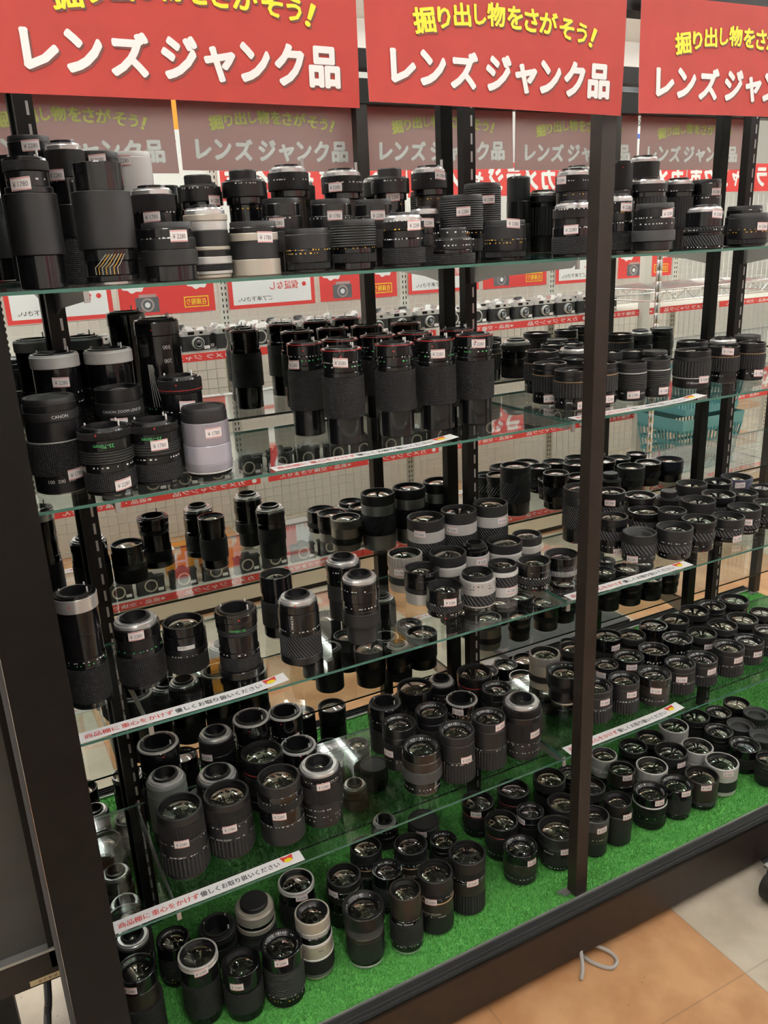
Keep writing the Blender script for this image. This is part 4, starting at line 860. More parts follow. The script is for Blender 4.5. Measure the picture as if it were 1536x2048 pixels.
# base: fascia with two sliding-door grooves in an aluminium lip
mb = MB().box((XL-.085, -.112, -.118), (XR, -.085, -.004), 'frame_brown')
mb.box((XL-.03, -.085, -.118), (XR, YM+.02, -.0221), 'frame_black')
cpart(mb, 'base')
mb = MB()
for y0, y1, z1, mn in ((-.112, -.108, .003, 'frame_black'), (-.108, -.100, -.003, 'rubber'), (-.100, -.0988, .003, 'gy'), (-.0988, -.090, -.003, 'rubber'), (-.090, -.0885, .003, 'gy'), (-.0885, -.070, -.002, 'rubber'), (-.070, -.066, .003, 'aluminium')):
    mb.box((XL, y0, -.0035), (XR, y1, z1), mn)
cpart(mb, 'door_track', smooth=False)
cpart(MB().box((XL, -.066, -.022), (XR, YM-.001, -.004), 'frame_black'), 'deck_board')
for x in (0.0, W, 2*W, XR-.02):
    mb = MB().box((x-.0155, YST-.012, .0), (x+.0155, YST-.0105, 1.832), 'frame_black').box((x-.0155, YST-.0105, 0), (x-.0135, YST+.012, 1.832), 'frame_black').box((x+.0135, YST-.0105, 0), (x+.0155, YST+.012, 1.832), 'frame_black')
    mb.box((x-.0155, YST+.011, 0), (x+.0155, YST+.0125, 1.832), 'frame_black')
    z = .03
    while z < 1.80:
        mb.box((x+.003, YST-.0126, z), (x+.0075, YST-.0119, z+.022), 'aluminium'); z += .036
    cpart(mb, 'slotted_upright', smooth=False)
    for k in (1, 2, 3, 4):
        zt = ZS[k]-.0055
        vs = []
        for dx in (-.0012, .0012):
            vs += [(x+dx, YST-.012, zt), (x+dx, .012, zt), (x+dx, .006, zt-.0035), (x+dx, .02, zt-.014), (x+dx, YST-.10, zt-.035), (x+dx, YST-.012, zt-.05)]
        mb = MB().add(vs, [(0, 1, 2, 3, 4, 5), (11, 10, 9, 8, 7, 6)]+[(i, i+6, (i+1) % 6+6, (i+1) % 6) for i in range(6)], 'aluminium')
        mb.box((x-.004, .001, zt-.016), (x+.004, .006, zt+.0052), 'aluminium')
        cpart(mb, 'shelf_bracket', smooth=False)

# glass shelves: one pane per bay and level
for k in (1, 2, 3, 4):
    for x0, x1, ww in ((XL+.003, W-.0015, 'beside the end post'), (W+.0015, 2*W-.0015, 'past the mullion'), (2*W+.0015, XR-.005, 'past the second mullion')):
        z = ZS[k]; mb = MB()
        vs = [(x0, 0, z-.005), (x1, 0, z-.005), (x1, DEPTH, z-.005), (x0, DEPTH, z-.005), (x0, 0, z), (x1, 0, z), (x1, DEPTH, z), (x0, DEPTH, z)]
        mb.add(vs, [(0, 3, 2, 1), (4, 5, 6, 7)], 'glass'); mb.add(vs, [(0, 1, 5, 4), (1, 2, 6, 5), (2, 3, 7, 6), (3, 0, 4, 7)], 'edge')
        g = mb.build('glass_shelf', smooth=False)
        tag(g, f"clear glass pane of the {SHELF[k]}, in the bay {ww}", 'shelf', 'glass cabinet shelves')

# artificial turf on the deck
rng = np.random.default_rng(5)
def turf():
    n = 225000; x0, x1, y0, y1 = XL+.004, XR-.004, -.064, YM-.004
    px = rng.uniform(x0, x1, n); py = rng.uniform(y0, y1, n); ang = rng.uniform(0, PI, n); h = rng.uniform(.004, .0095, n); wd = rng.uniform(.0006, .0011, n)
    lean = rng.normal(0, .0035, (n, 2)); z0 = -.0035
    v = np.empty((n, 3, 3))
    v[:,0,:] = np.c_[px-wd*np.cos(ang), py-wd*np.sin(ang), np.full(n, z0)]; v[:,1,:] = np.c_[px+wd*np.cos(ang), py+wd*np.sin(ang), np.full(n, z0)]
    v[:,2,:] = np.c_[np.clip(px+lean[:,0], x0, x1), np.clip(py+lean[:,1], y0, y1), z0+h]
    base = np.array([[x0, y0, z0], [x1, y0, z0], [x1, y1, z0], [x0, y1, z0]])
    allv = np.vstack([base, v.reshape(-1, 3)])
    me = bpy.data.meshes.new('artificial_turf'); me.vertices.add(len(allv)); me.vertices.foreach_set('co', allv.ravel())
    me.loops.add(4+3*n); me.loops.foreach_set('vertex_index', np.arange(4+3*n, dtype=np.int32))
    me.polygons.add(1+n); me.polygons.foreach_set('loop_start', np.concatenate([[0], 4+3*np.arange(n)]).astype(np.int32))
    me.update(calc_edges=True); me.validate()
    m = bpy.data.materials.new('turf_green'); m.use_nodes = True; nt = m.node_tree; b = nt.nodes['Principled BSDF']; b.inputs['Roughness'].default_value = .45
    g = nt.nodes.new('ShaderNodeNewGeometry'); r = nt.nodes.new('ShaderNodeValToRGB')
    r.color_ramp.elements[0].color = (.050, .26, .045, 1); r.color_ramp.elements[1].color = (.20, .62, .15, 1)
    nt.links.new(g.outputs['Random Per Island'], r.inputs[0]); nt.links.new(r.outputs[0], b.inputs['Base Color'])
    me.materials.append(m); o = bpy.data.objects.new('artificial_turf', me); C.objects.link(o)
    tag(o, 'bright green artificial turf lining the floor of the display cabinet', 'artificial turf', kind='stuff')
turf()

# ------------------------------------------------------------------ notices on the front edges of the shelves
def notice(x0, k, y0, curl, where, length=.365):
    z = ZS[k]+.0006; wdt = .031
    def fn(u, v):
        t = max(0, (u-length*.75)/(length*.25)); return (u, v, curl*t*t*.006 + .0004*math.sin(u*23))
    r = empty('shelf_notice', (x0, y0, z)); n = 24
    us = [length*i/n for i in range(n+1)]
    vs = [fn(u, 0) for u in us]+[fn(u, wdt) for u in us]+[tuple(np.add(fn(u, 0), (0, 0, .0003))) for u in us]+[tuple(np.add(fn(u, wdt), (0, 0, .0003))) for u in us]
    q = n+1
    fs = [(i+2*q, i+1+2*q, i+1+3*q, i+3*q) for i in range(n)]+[(i, i+q, i+1+q, i+1) for i in range(n)]+[(i, i+1, i+1+2*q, i+2*q) for i in range(n)]+[(i+q, i+3*q, i+1+3*q, i+1+q) for i in range(n)]+[(0, 2*q, 3*q, q), (n, n+q, n+3*q, n+2*q)]
    MB().add(vs, fs, 'paper').build('paper_strip', r, smooth=False)
    up_ = lambda u, v: tuple(np.add(fn(u, v), (0, 0, .0007)))
    L_ = MB()
    put(L_, '商品棚に', up_, .036, wdt*.47, .056, .0145, 'ink_red', .012)
    put(L_, '重心をかけず', up_, .112, wdt*.47, .088, .0145, 'ink_red', .012)
    put(L_, '優しくお取り扱いください', up_, .238, wdt*.47, .158, .0145, 'ink_black', .012)
    L_.build('lettering', r, smooth=False)
    I_ = MB(); x = length-.041
    I_.add([up_(x+a, b) for a, b in ((-.002, .029), (.010, .0265), (.024, .029), (.021, .014), (.002, .013))], [(0, 4, 3, 2, 1)], 'red_print')
    I_.add([tuple(np.add(up_(x+.0115+.0085*math.cos(a), .0155+.0055*math.sin(a)), (0, 0, .0003))) for a in [2*PI*j/14 for j in range(14)]], [tuple(range(14))], 'yellow_print')
    I_.build('printed_emblem', r, smooth=False)
    tag(r, f"white paper strip with red and black lettering, {where}", 'notice', 'handling notices on the shelf edges')
notice(.262, 2, .004, 1, 'middle of second shelf beside the end post')
notice(.912, 2, .004, 1, 'second shelf past the mullion')
notice(-.113, 3, .002, 1, 'middle shelf beside the end post')
notice(.912, 3, .003, 0, 'middle shelf past the mullion')
notice(-.113, 4, .002, 0, 'fourth shelf beside the end post')
notice(.920, 4, .004, 1, 'fourth shelf past the mullion')

# ------------------------------------------------------------------ red header signs
SW, SH_ = .492, .182
def header_sign(x0, z0, tiltz, bow, where):
    def fn(off):
        def g(u, v):
            return (u, -.0035*math.sin(PI*u/SW)*bow - .004*bow*(1-v/SH_)**2*math.cos(7*u) + off, v + tiltz*(u/SW-.5))
        return g
    r = empty('header_sign', (x0, -.088, z0)); nx, nz = 28, 8; f0, f1 = fn(0), fn(.0005)
    us = [SW*i/nx for i in range(nx+1)]; vz = [SH_*j/nz for j in range(nz+1)]; q = nx+1
    fr = [f0(u, v) for v in vz for u in us]; bk = [f1(u, v) for v in vz for u in us]
    fs = [(j*q+i, j*q+i+1, (j+1)*q+i+1, (j+1)*q+i) for j in range(nz) for i in range(nx)]
    mb = MB().add(fr, fs, 'sign_red').add(bk, [tuple(reversed(f)) for f in fs], 'sign_back')
    n = len(fr); ring = [i for i in range(q)]+[j*q+nx for j in range(1, nz+1)]+[nz*q+i for i in range(nx-1, -1, -1)]+[j*q for j in range(nz-1, 0, -1)]
    mb.add(fr+bk, [(a, a+n, b+n, b) for a, b in zip(ring, ring[1:]+ring[:1])], 'sign_back'); mb.build('paper_sheet', r)
    def lay(mb_, off, m1, m2, dx=0, dz=0):
        g = fn(off)
        head = {'掘': (.0973, .113, .038, .035), 'り': (.1313, .119, .023, .029), '出': (.1631, .125, .031, .032), 'し': (.1956, .128, .022, .028), '物': (.2252, .130, .034, .033), 'を': (.2608, .129, .030, .032),
                'さ': (.2923, .128, .028, .033), 'が': (.3264, .127, .036, .032), 'そ': (.3640, .122, .031, .030), 'う': (.3955, .118, .023, .029), '！': (.4194, .113, .009, .030)}
        for ch, (u, v, wd, ht) in head.items():
            t = (u-.252)/.172; put(mb_, ch, g, u+dx, v+dz, wd, ht, m1, .026, rot=-.16*t-(.25 if ch == '！' else 0))
        for ch, u, wd, ht in (('レ', .059, .043, .046), ('ン', .110, .046, .049), ('ズ', .1655, .051, .052), ('ジ', .230, .049, .052), ('ャ', .2836, .044, .043), ('ン', .3334, .044, .049), ('ク', .3841, .045, .053), ('品', .4372, .049, .053)):
            put(mb_, ch, g, u+dx, .050+dz-(.005 if ch == 'ャ' else 0), wd, ht, m2, .036)
    mb = MB(); lay(mb, -.0004, 'sign_shadow', 'sign_shadow', .0022, -.0026); mb.build('lettering_print_shadow', r, smooth=False)
    mb = MB(); lay(mb, -.0008, 'sign_yellow', 'sign_white'); mb.build('lettering', r, smooth=False)
    mb = MB(); lay(mb, .0009, 'show_yellow', 'show_white'); mb.build('show_through_lettering', r, smooth=False)
    tag(r, f"red paper header sign, yellow and white Japanese lettering, {where}", 'sign', 'red header signs on the cabinet')
header_sign(-.084, 1.679, -.002, 1.0, 'beside the end post')
header_sign(.420, 1.683, -.006, 1.0, 'second from the end post')
header_sign(.944, 1.686, .004, 1.3, 'third from the end post')
header_sign(1.446, 1.684, 0, .8, 'fourth from the end post')
header_sign(1.95, 1.684, 0, .8, 'fifth from the end post')

build_lenses()

# ------------------------------------------------------------------ the aisle behind the photographer, seen in the mirror
GF, GB = -1.448, -1.80            # front edge and back mesh of the opposite gondola
UPX = [0.045 + .975*i for i in range(-1, 6)]
gon = tag(empty('gondola_shelving', (1.5, GB, FLOOR)), 'cream steel gondola shelving holding old cameras, opposite the display cabinet', 'shop shelving')
def gpart(mb, name, **k):
    o = mb.build(name, gon, **k); o.location = (-1.5, -GB, -FLOOR); return o
for i, x in enumerate(UPX):
    mb = MB().box((x-.024, GB-.02, FLOOR+.002), (x+.024, GB+.012, 1.86), 'cream_metal')
    z = .1
    while z < 1.84:
        mb.box((x-.011, GB+.0115, z), (x-.006, GB+.0126, z+.014), 'dk').box((x+.006, GB+.0115, z), (x+.011, GB+.0126, z+.014), 'dk'); z += .027
    gpart(mb, 'upright', smooth=False)
for a, b in zip(UPX, UPX[1:]):
    mb = MB(); n = 20
    for j in range(1, n): x = a+.024+(b-a-.048)*j/n; mb.box((x-.0013, GB-.003, .03), (x+.0013, GB, 1.69), 'white_wire')
    for j in range(36): z = .04+.0455*j; mb.box((a+.02, GB, z-.0013), (b-.02, GB+.003, z+.0013), 'white_wire')
    gpart(mb, 'wire_mesh_panel', smooth=False)
X0, X1 = UPX[0], UPX[-1]
GZ = {1: 1.075, 2: .485, 3: .012}
for k in (1, 2, 3): gpart(MB().box((X0, GB+.012, GZ[k]-.03), (X1, GF, GZ[k]), 'cream_metal'), 'shelf_board')
gpart(MB().box((X0, GB+.01, -.115), (X1, GF-.006, -.019), 'beige_panel').box((X0, GB+.01, FLOOR+.002), (X1, GF-.02, -.115), 'frame_brown'), 'base_panel')
gpart(MB().box((X0, GB-.9, FLOOR+.002), (X1, GB-.86, 1.55), 'cream_metal'), 'rear_board')
gpart(MB().box((3.32, GF-.01, FLOOR+.002), (3.37, GF+.03, 1.70), 'cream_metal'), 'corner_post')
def facing(x0, y, z0): return lambda u, v: (x0-u, y, z0+v)
sk = 0
for k in (1, 2, 3):
    for j, (a, b) in enumerate(zip(UPX, UPX[1:])):
        x1 = b-.02; ln = b-a-.04; z = GZ[k]-.036
        r = empty('price_rail_strip', (x1, GF+.0006, z)); f = lambda u, v: (-u, .0016, v)
        MB().box((-ln, 0, 0), (0, .0012, .034), 'red_print').build('strip', r, smooth=False)
        mb = MB(); put(mb, 'カメラ ジャンク品', f, ln*.26, .017, ln*.36, .022, 'sign_white', .012); put(mb, '※返品・交換できません', f, ln*.74, .017, ln*.40, .020, 'sign_white', .012)
        mb.add([f(.03+.012*math.cos(t), .017+.010*math.sin(t)) for t in [PI*q/5 for q in range(10)]], [tuple(range(10))], 'sign_white')
        mb.build('lettering', r, smooth=False)
        tag(r, f"red shelf strip with white lettering, {('upper', 'middle', 'bottom')[k-1]} gondola shelf, {ORD[6-j]} bay from the wire rack end", 'shelf strip', 'red strips on the gondola shelves')
# notice boards and red posters hung on the mesh
def ticket(x1, z0, w_, h_, kind, lab):
    r = empty('notice_board' if kind == 'n' else 'poster', (x1, GB+.020, z0)); f = lambda u, v: (-u, .0042, v); f2 = lambda u, v: (-u, .0048, v)
    def rect(mb, u0, u1, v0, v1, mn, ff=f): mb.add([ff(u0, v0), ff(u0, v1), ff(u1, v1), ff(u1, v0)], [(0, 1, 2, 3)], mn)
    MB().box((-w_, 0, 0), (0, .004, h_), 'red_print').build('board', r, smooth=False)
    mb = MB()
    if kind == 'n':
        rect(mb, .02, w_-.02, .018, h_-.018, 'paper')
        for v, s_, ln in ((.152, '返品・交換 不可', .27), (.098, '保証なし', .15)):
            mb.add([f2(.055+.011*math.cos(t), v+.011*math.sin(t)) for t in [2*PI*q/12 for q in range(12)]], [tuple(range(12))], 'ink_red'); put(mb, s_, f2, .085+ln/2, v, ln, .040, 'ink_red', .012)
        put(mb, 'ご了承下さい。', f2, w_-.13, .043, .17, .022, 'ink_black', .012)
    else:
        for u, v, a, b, lines in ((w_*.17, .150, .060, .046, ('部品取り', 'にも')), (w_*.84, .150, .062, .048, ('修理', '得意な方!'))):
            mb.add([f(u+a*(1+.09*math.cos(9*t))*math.cos(t), v+b*(1+.09*math.cos(9*t))*math.sin(t)) for t in [2*PI*q/40 for q in range(40)]], [tuple(range(40))], 'paper')
            put(mb, lines[0], f2, u, v+.016, .062, .020, 'ink_red', .012); put(mb, lines[1], f2, u, v-.014, .070 if len(lines[1]) > 3 else .034, .020, 'ink_red', .012)
        rect(mb, .03, .145, .022, .070, 'yellow_print'); rect(mb, .034, .141, .026, .066, 'red_print', f2)
        put(mb, '在庫限り', lambda u, v: (-u, .0053, v), .0875, .046, .092, .030, 'yellow_print', .012)
        rect(mb, w_*.60, w_*.84, .012, .078, 'grey_print'); rect(mb, w_*.62, w_*.80, .078, .092, 'sign_back')
        for rr, mn, yy in ((.030, 'sign_back', .0048), (.022, 'grey_print', .0053), (.012, 'paper', .0058)):
            mb.add([(-(w_*.72+rr*math.cos(t)), yy, .045+rr*math.sin(t)) for t in [2*PI*q/20 for q in range(20)]], [tuple(range(20))], mn)
    mb.build('lettering' if kind == 'n' else 'printing', r, smooth=False)
    tag(r, lab, 'notice board' if kind == 'n' else 'poster', 'white notices above the cameras' if kind == 'n' else 'red posters above the cameras')
for j in range(4):
    ticket(UPX[1+j]+.46, 1.222+(.0 if j % 2 else .006), .44, .31, 'n', f"white notice with red border, {ORD[4-j]} gondola bay from the wire rack end")
    ticket(UPX[1+j]+.925, 1.226, .435, .30, 'p', f"red poster with speech bubbles, {ORD[4-j]} gondola bay from the wire rack end")
# red banner per bay on top of the gondola
for j in range(1, 6):
    x1 = 2.99+.975*(j-2); r = empty('market_banner', (x1, GB+.03, 1.705)); f = lambda u, v: (-u, .0022, v)
    MB().box((-.965, 0, 0), (0, .0015, .165), 'red_print').build('banner_sheet', r, smooth=False)
    mb = MB()
    for i, ch in enumerate('カメラジャンク市'): put(mb, ch, f, .075+.117*i, .085-(.008 if ch == 'ャ' else 0), .098 if ch != 'ャ' else .075, .115 if ch != 'ャ' else .09, 'sign_white', .035)
    mb.build('lettering', r, smooth=False)
    tag(r, f"red banner with white katakana on the gondola, {ORD[6-j]} from wire rack end", 'banner', 'red market banners')
for x, z, lab in ((.95, 1.90, 'narrow orange and white hanging banner over the first notice board'), (2.05, 1.91, 'narrow orange and white hanging banner over the second poster')):
    r = empty('hanging_banner', (x, GB+.04, z)); MB().box((-.22, 0, 0), (0, .0015, .10), 'paper').box((-.22, 0, .10), (0, .0015, .30), 'orange_print').build('banner_sheet', r, smooth=False)
    mb = MB(); put(mb, 'く', lambda u, v: (-u, .0022, v), .11, .05, .05, .07, 'ink_black', .012); mb.build('lettering', r, smooth=False); tag(r, lab, 'banner', 'orange hanging banners')
r = empty('vertical_flag', (3.60, GB+.04, 1.90)); MB().box((-.17, 0, 0), (0, .0015, .34), 'paper').box((-.17, -.0005, .10), (0, .002, .125), 'blue_print').build('flag_sheet', r, smooth=False)
mb = MB(); put(mb, '原 論', lambda u, v: (-u, .0026, v), .085, .27, .13, .06, 'ink_black', .012); put(mb, '録 用', lambda u, v: (-u, .0026, v), .085, .19, .13, .06, 'ink_black', .012); mb.build('lettering', r, smooth=False)
tag(r, 'white vertical flag with black kanji beside the dark pillar', 'flag')
struct(MB().lathe([(0, FLOOR), (.13, FLOOR), (.13, CEIL), (0, CEIL)], 'pillar_grey', c=(4.88, -3.2, 0)).build('pillar'))
r = tag(empty('junction_box', (4.82, -3.05, 2.10)), 'pale junction box with white cable on the dark pillar', 'junction box')
MB().box((-.03, -.01, -.06), (.03, .03, .06), 'cream_metal').build('box', r, smooth=False); MB().tube([(0, 0, .06), (.004, .002, .3), (-.004, .0, .6), (0, 0, .9)], .008, 'cable_grey').build('cable', r)
r = tag(empty('hanging_sign', (3.70, 2.25, 2.5)), 'colourful purple, yellow and red hanging sign near the ceiling behind the cabinet', 'sign')
MB().box((0, 0, 0), (.16, .01, .34), 'blue_print').box((.16, 0, 0), (.5, .01, .34), 'yellow_print').box((.26, -.002, .02), (.42, 0, .12), 'red_print').build('board', r, smooth=False)
mb = MB(); put(mb, '品', lambda u, v: (u, -.001, v), .08, .12, .09, .10, 'sign_white', .035); mb.build('lettering', r, smooth=False)

# cameras: three kinds, copied along the shelves
def camera_proto(kind):
    r = empty('film_camera', (0, 0, 0)); s = 'cam_silver' if kind != 'b' else 'cam_black'
    MB().lathe([(0, 0), (.0165, 0), (.0165, .066), (0, .066)], 'cam_black', n=20, c=(-.048, 0, .006)).lathe([(0, 0), (.0165, 0), (.0165, .066), (0, .066)], 'cam_black', n=20, c=(.048, 0, .006)).box((-.050, -.0155, .006), (.050, .0165, .072), 'cam_black').build('body', r)
    MB().box((-.064, -.016, 0), (.064, .017, .007), s).build('bottom_plate', r)
    mb = MB().box((-.064, -.0165, .071), (.064, .0175, .082), s)
    if kind == 'r': mb.box((-.055, -.0165, .082), (.050, .0175, .092), s)
    mb.build('top_plate', r)
    if kind != 'r':
        v = [(-.024, -.017, .081), (.024, -.017, .081), (.026, .020, .081), (-.026, .020, .081), (-.014, -.014, .098), (.014, -.014, .098), (.012, .012, .102), (-.012, .012, .102)]
        MB().add(v, [(0, 3, 2, 1), (4, 5, 6, 7), (0, 1, 5, 4), (1, 2, 6, 5), (2, 3, 7, 6), (3, 0, 4, 7)], s).build('prism', r, smooth=False)
        MB().lathe([(.023, .016), (.030, .016), (.030, .020), (.024, .0205), (.0225, .010), (0, .009)], 'cam_silver' if kind == 's' else 'ch', n=28, c=(0, 0, .042), axis='y').lathe([(0, .0112), (.0222, .0112)], 'dk', n=28, c=(0, 0, .042), axis='y').build('lens_mount', r)
    else:
        MB().lathe([(.027, .016), (.027, .026), (.022, .027), (.022, .034), (.016, .035), (.013, .030), (0, .029)], 'cam_silver', n=28, c=(.004, 0, .040), axis='y').lathe([(.0215, .0345), (.0165, .0358)], 'dk', n=28, c=(.004, 0, .040), axis='y').build('lens', r)
        MB().lathe([(.0125, .0312), (.008, .033), (0, .034)], 'lens_glass_e4', n=20, c=(.004, 0, .040), axis='y').build('front_element', r)
        MB().box((-.036, .0165, .076), (-.008, .0182, .089), 'dk').box((.016, .0165, .078), (.030, .0182, .088), 'dk').build('viewfinder_window', r)
    MB().lathe([(0, .082), (.008, .082), (.008, .090), (.007, .091), (0, .091)], s if kind != 'r' else 'cam_silver', n=16, c=(-.042, 0, .010 if kind == 'r' else 0)).build('shutter_dial', r)
    MB().box((.030, .0175, .012), (.055, .0182, .026), 'tag_paper').build('price_tag', r)
    return r
def camera_copy(proto, first):
    if first: return proto
    r = proto.copy(); C.objects.link(r)
    for ch in proto.children:
        c = ch.copy(); c.parent = r; C.objects.link(c)
    return r
PROTO = {k: camera_proto(k) for k in 'srb'}; USED = set()
CAMLOOK = {'s': 'silver camera with open chrome mount', 'r': 'silver rangefinder camera with fixed lens', 'b': 'black camera with bare mount'}
rn = random.Random(11)
def cam_row(shelf, y, xa, xb, step, kinds, row, sname):
    n = int((xb-xa)/step)
    for i in range(n+1):
        kd = rn.choice(kinds); o = camera_copy(PROTO[kd], kd not in USED); USED.add(kd)
        o.location = (xb-step*i+rn.uniform(-.006, .006), y+rn.uniform(-.004, .004), GZ[shelf]+.0005); o.rotation_euler = (0, 0, rn.uniform(-.06, .06))
        num = i+1; word = ORD[num] if num <= 20 else 'twenty-' + ORD[num-20]
        tag(o, f"{CAMLOOK[kd]}, {word} from the wire rack, {row} row, {sname} gondola shelf", 'camera', f"cameras on the {sname} gondola shelf")
cam_row(1, GF-.030, .10, 3.10, .145, 'ssr' if False else 'srr', 'front', 'upper')
cam_row(1, GF-.088, .14, 3.14, .145, 'ssrr', 'second', 'upper')
cam_row(1, GF-.146, .10, 3.10, .145, 'ssr', 'third', 'upper')
cam_row(1, GF-.204, .14, 3.14, .145, 'srr', 'fourth', 'upper')
cam_row(1, GF-.262, .10, 3.10, .145, 'ssb', 'fifth', 'upper')
cam_row(2, GF-.035, .30, 3.06, .15, 'b', 'front', 'middle')
cam_row(2, GF-.125, .34, 3.10, .15, 'bbs', 'second', 'middle')
cam_row(3, GF-.040, .12, 2.10, .15, 'b', 'front', 'bottom')
for x, wd, m1, m2, ch, lab in ((.62, .12, 'orange_print', 'sign_white', 'H', 'orange carton marked H behind the bottom shelf cameras'), (.80, .15, 'orange_print', 'sign_white', '2', 'orange carton marked 2 behind the bottom shelf cameras'), (1.18, .24, 'paper', 'red_print', None, 'white carton with red band behind the bottom shelf cameras')):
    r = empty('carton', (x, GF-.19, GZ[3]+.0005)); MB().box((-wd/2, -.05, 0), (wd/2, .05, .15), m1).build('box', r, smooth=False)
    mb = MB()
    if ch: put(mb, ch, lambda u, v: (-u, .0508, v), 0, .085, .06, .09, m2)
    else: mb.box((-.03, .05, .0), (.03, .0507, .15), m2)
    mb.build('lettering' if ch else 'printed_band', r, smooth=False); tag(r, lab, 'carton')

# chrome wire rack with stacked teal baskets
RX0, RX1, RY0, RY1 = 2.93, 3.85, -1.40, -0.93
rack = tag(empty('wire_rack', (3.4, -1.16, FLOOR)), 'chrome wire shelf rack with ribbed posts standing in the aisle', 'wire rack')
def rpart(mb, name): o = mb.build(name, rack); o.location = (-3.4, 1.16, -FLOOR); return o
for x in (RX0, RX1):
    for y in (RY0, RY1):
        prof = [(0, FLOOR+.001), (.014, FLOOR+.001)]; z = FLOOR+.05
        while z < 1.45: prof += [(.014, z), (.0128, z+.002), (.014, z+.004)]; z += .05
        prof += [(.014, 1.46), (0, 1.462)]
        rpart(MB().lathe(prof, 'chrome_wire', n=14, c=(x, y, 0)), 'post')
for zt in (1.215, .63, .22):
    if zt == .63: continue
    mb = MB()
    for y in (RY0, RY1):
        mb.tube([(RX0, y, zt), (RX1, y, zt)], .004, 'chrome_wire', n=6).tube([(RX0, y, zt-.055), (RX1, y, zt-.055)], .004, 'chrome_wire', n=6)
        n = 15; mb.tube([(RX0+(RX1-RX0)*i/n, y, zt-.004 if i % 2 else zt-.051) for i in range(n+1)], .0025, 'chrome_wire', n=5)
    for x in (RX0, RX1): mb.tube([(x, RY0, zt), (x, RY1, zt)], .004, 'chrome_wire', n=6).tube([(x, RY0, zt-.055), (x, RY1, zt-.055)], .004, 'chrome_wire', n=6)
    for i in range(1, 36): x = RX0+(RX1-RX0)*i/36; mb.tube([(x, RY0, zt+.004), (x, RY1, zt+.004)], .0018, 'chrome_wire', n=5)
    rpart(mb, 'wire_shelf')
def basket(x, y, z, lab):
    r = empty('shopping_basket', (x, y, z)); t0, t1, w0, w1, hh = .20, .235, .14, .17, .30; mb = MB()
    # walls of vertical slats and horizontal bands leave rows of oblong slots
    def ring(f): return (t0+(t1-t0)*f, w0+(w1-w0)*f)
    mb.box((-t0, -w0, 0), (t0, w0, .004), 'teal_plastic')
    for f0, f1 in ((0, .12), (.30, .36), (.52, .58), (.74, 1.0)):
        a, b = ring(f0); c, d = ring(f1); e = .003
        vs = []
        for (p_, q_), zz in (((a, b), hh*f0), ((c, d), hh*f1)):
            vs += [(-p_, -q_, zz), (p_, -q_, zz), (p_, q_, zz), (-p_, q_, zz), (-p_+e, -q_+e, zz), (p_-e, -q_+e, zz), (p_-e, q_-e, zz), (-p_+e, q_-e, zz)]
        fs = []
        for i in range(4):
            j = (i+1) % 4; fs += [(i, j, j+8, i+8), (i+4, i+12, j+12, j+4), (i, i+4, j+4, j), (i+8, j+8, j+12, i+12)]
        mb.add(vs, fs, 'teal_plastic')
    for i in range(18):
        for s in (-1, 1):
            k = -1+2*(i+.5)/18; mb.tube([(t0*k, s*(w0-.0015), .02), (t1*k, s*(w1-.0015), hh*.8)], .0042, 'teal_plastic', n=5)
    for i in range(12):
        for s in (-1, 1):
            k = -1+2*(i+.5)/12; mb.tube([(s*(t0-.0015), w0*k, .02), (s*(t1-.0015), w1*k, hh*.8)], .0042, 'teal_plastic', n=5)
    mb.build('basket_body', r, smooth=False)
    MB().tube([(-.10, -w1, hh*.97), (-.10, -w1-.02, hh*.80), (.10, -w1-.02, hh*.80), (.10, -w1, hh*.97)], .006, 'rubber').build('handle', r)
    tag(r, lab, 'basket', 'teal baskets on the wire rack')
basket(3.42, -1.12, .228, 'lower teal plastic shopping basket on the wire rack'); basket(3.44, -1.13, .540, 'upper teal plastic shopping basket stacked on the wire rack')

# ------------------------------------------------------------------ things beside and in front of the cabinet
nb = tag(empty('side_showcase', (-.5, .2, FLOOR)), 'dark grey showcase standing beside the cabinet end post on black legs', 'showcase')
def npart(mb, name, **k): o = mb.build(name, nb, **k); o.location = (.5, -.2, -FLOOR); return o
npart(MB().box((-.95, .165, .20), (-.225, .19, 1.9), 'dark_panel'), 'front_panel')
npart(MB().box((-.225, .150, .19), (-.208, .20, 1.9), 'frame_black'), 'side_frame')
npart(MB().box((-.95, .150, .162), (-.208, .20, .232), 'frame_brown'), 'bottom_rail')
npart(MB().box((-.95, .146, .232), (-.208, .1649, .238), 'aluminium'), 'chrome_strip')
npart(MB().box((-.345, .15, FLOOR+.002), (-.300, .195, .163), 'frame_black'), 'leg'); npart(MB().box((-.95, .15, FLOOR+.002), (-.905, .195, .163), 'frame_black'), 'leg')
st = npart(MB().box((-.268, .1488, .166), (-.208, .1499, .178), 'sticker'), 'maker_sticker', smooth=False)
mb = MB(); put(mb, 'タテヤマ', lambda u, v: (u, .1484, v), -.236, .172, .036, .007, 'ink_black', .012); mb.build('lettering', st, smooth=False)
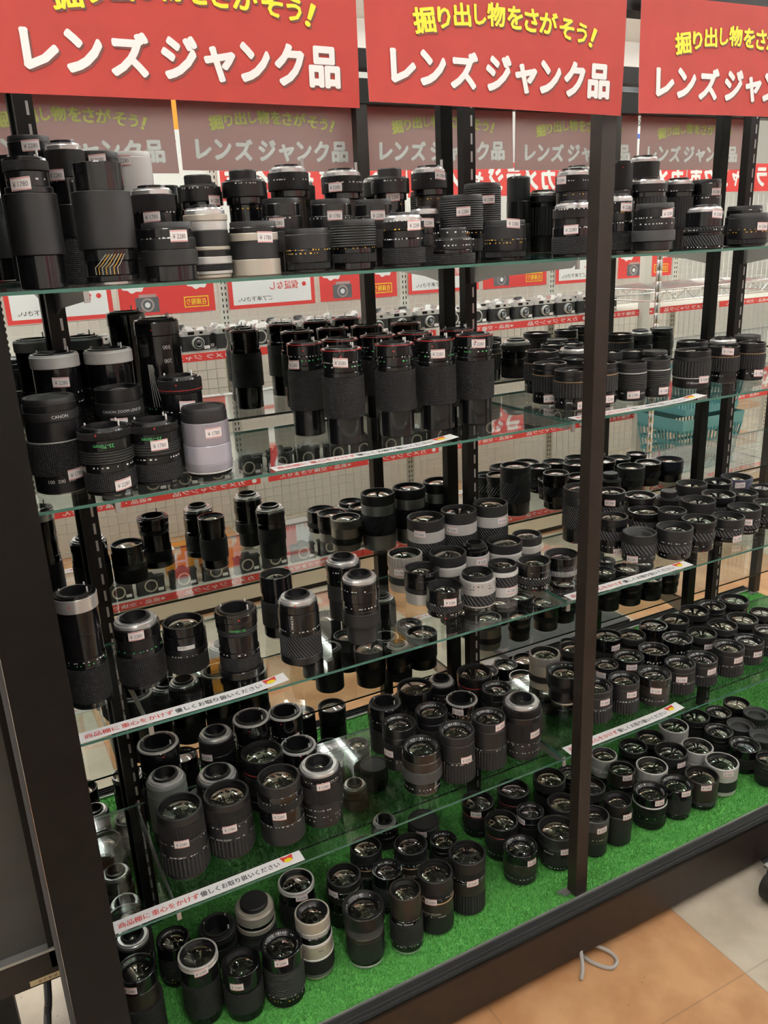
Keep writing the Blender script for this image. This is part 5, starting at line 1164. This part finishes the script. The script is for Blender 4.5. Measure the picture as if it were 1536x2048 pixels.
def cable(name, pts, r, mn, lab, cat='cable'):
    n = 10; P = [Vector(p) for p in pts]; out = []
    for i in range(len(P)-1):
        p0, p1, p2, p3 = P[max(i-1, 0)], P[i], P[i+1], P[min(i+2, len(P)-1)]
        for t in [q/n for q in range(n)]:
            out.append(.5*((2*p1)+(p2-p0)*t+(2*p0-5*p1+4*p2-p3)*t*t+(3*p1-p0-3*p2+p3)*t**3))
    out.append(P[-1]); tag(MB().tube(out, r, mn, n=8).build(name), lab, cat)
zf = FLOOR+.009
cable('power_cable', [(-.24, .42, zf+.12), (-.25, .36, zf+.06), (-.26, .34, zf+.02), (-.27, .25, zf), (-.25, .15, zf), (-.235, .05, zf), (-.25, -.1, zf)], .0085, 'cable_black', 'dark power cable curling over the floor under the grey showcase')
cable('network_cable', [(.838, -.150, zf-.0045), (.852, -.138, zf+.012), (.880, -.100, zf+.028), (.915, -.098, zf+.012), (.946, -.125, zf-.003), (.944, -.152, zf-.0045), (.918, -.160, zf-.0045), (.893, -.130, zf-.0045), (.882, -.09, zf-.0045)], .0045, 'cable_grey', 'thin grey cable loop sticking out beneath the cabinet base')
cart = tag(empty('rolling_cart', (1.46, -.20, FLOOR)), 'low cart corner with black caster at the frame edge by the cabinet', 'cart')
def cpt(mb, name): o = mb.build(name, cart); o.location = (-1.46, .20, -FLOOR); return o
wz = FLOOR+.042
cpt(MB().lathe([(.022, -.016), (.036, -.016), (.041, -.012), (.041, .012), (.036, .016), (.022, .016)], 'rubber', n=36, c=(1.415, -.205, wz), axis='y'), 'caster_wheel')
cpt(MB().lathe([(0, -.014), (.022, -.0145), (.022, .0145), (0, .014)], 'cm', n=30, c=(1.415, -.205, wz), axis='y'), 'wheel_hub')
cpt(MB().box((1.405, -.232, wz-.006), (1.455, -.222, wz+.05), 'aluminium').box((1.405, -.188, wz-.006), (1.455, -.178, wz+.05), 'aluminium').box((1.405, -.232, wz+.046), (1.50, -.178, wz+.054), 'aluminium'), 'caster_fork')
cpt(MB().tube([(1.495, -.135, FLOOR+.03), (1.56, -.165, FLOOR+.075), (1.9, -.33, FLOOR+.10)], .015, 'gy', n=12), 'frame_tube')
cpt(MB().tube([(1.48, -.128, FLOOR+.020), (1.497, -.136, FLOOR+.032)], .0165, 'rubber', n=12), 'rubber_tip')
cpt(MB().box((1.49, -.5, FLOOR+.095), (2.1, -.17, FLOOR+.12), 'gy'), 'cart_deck')
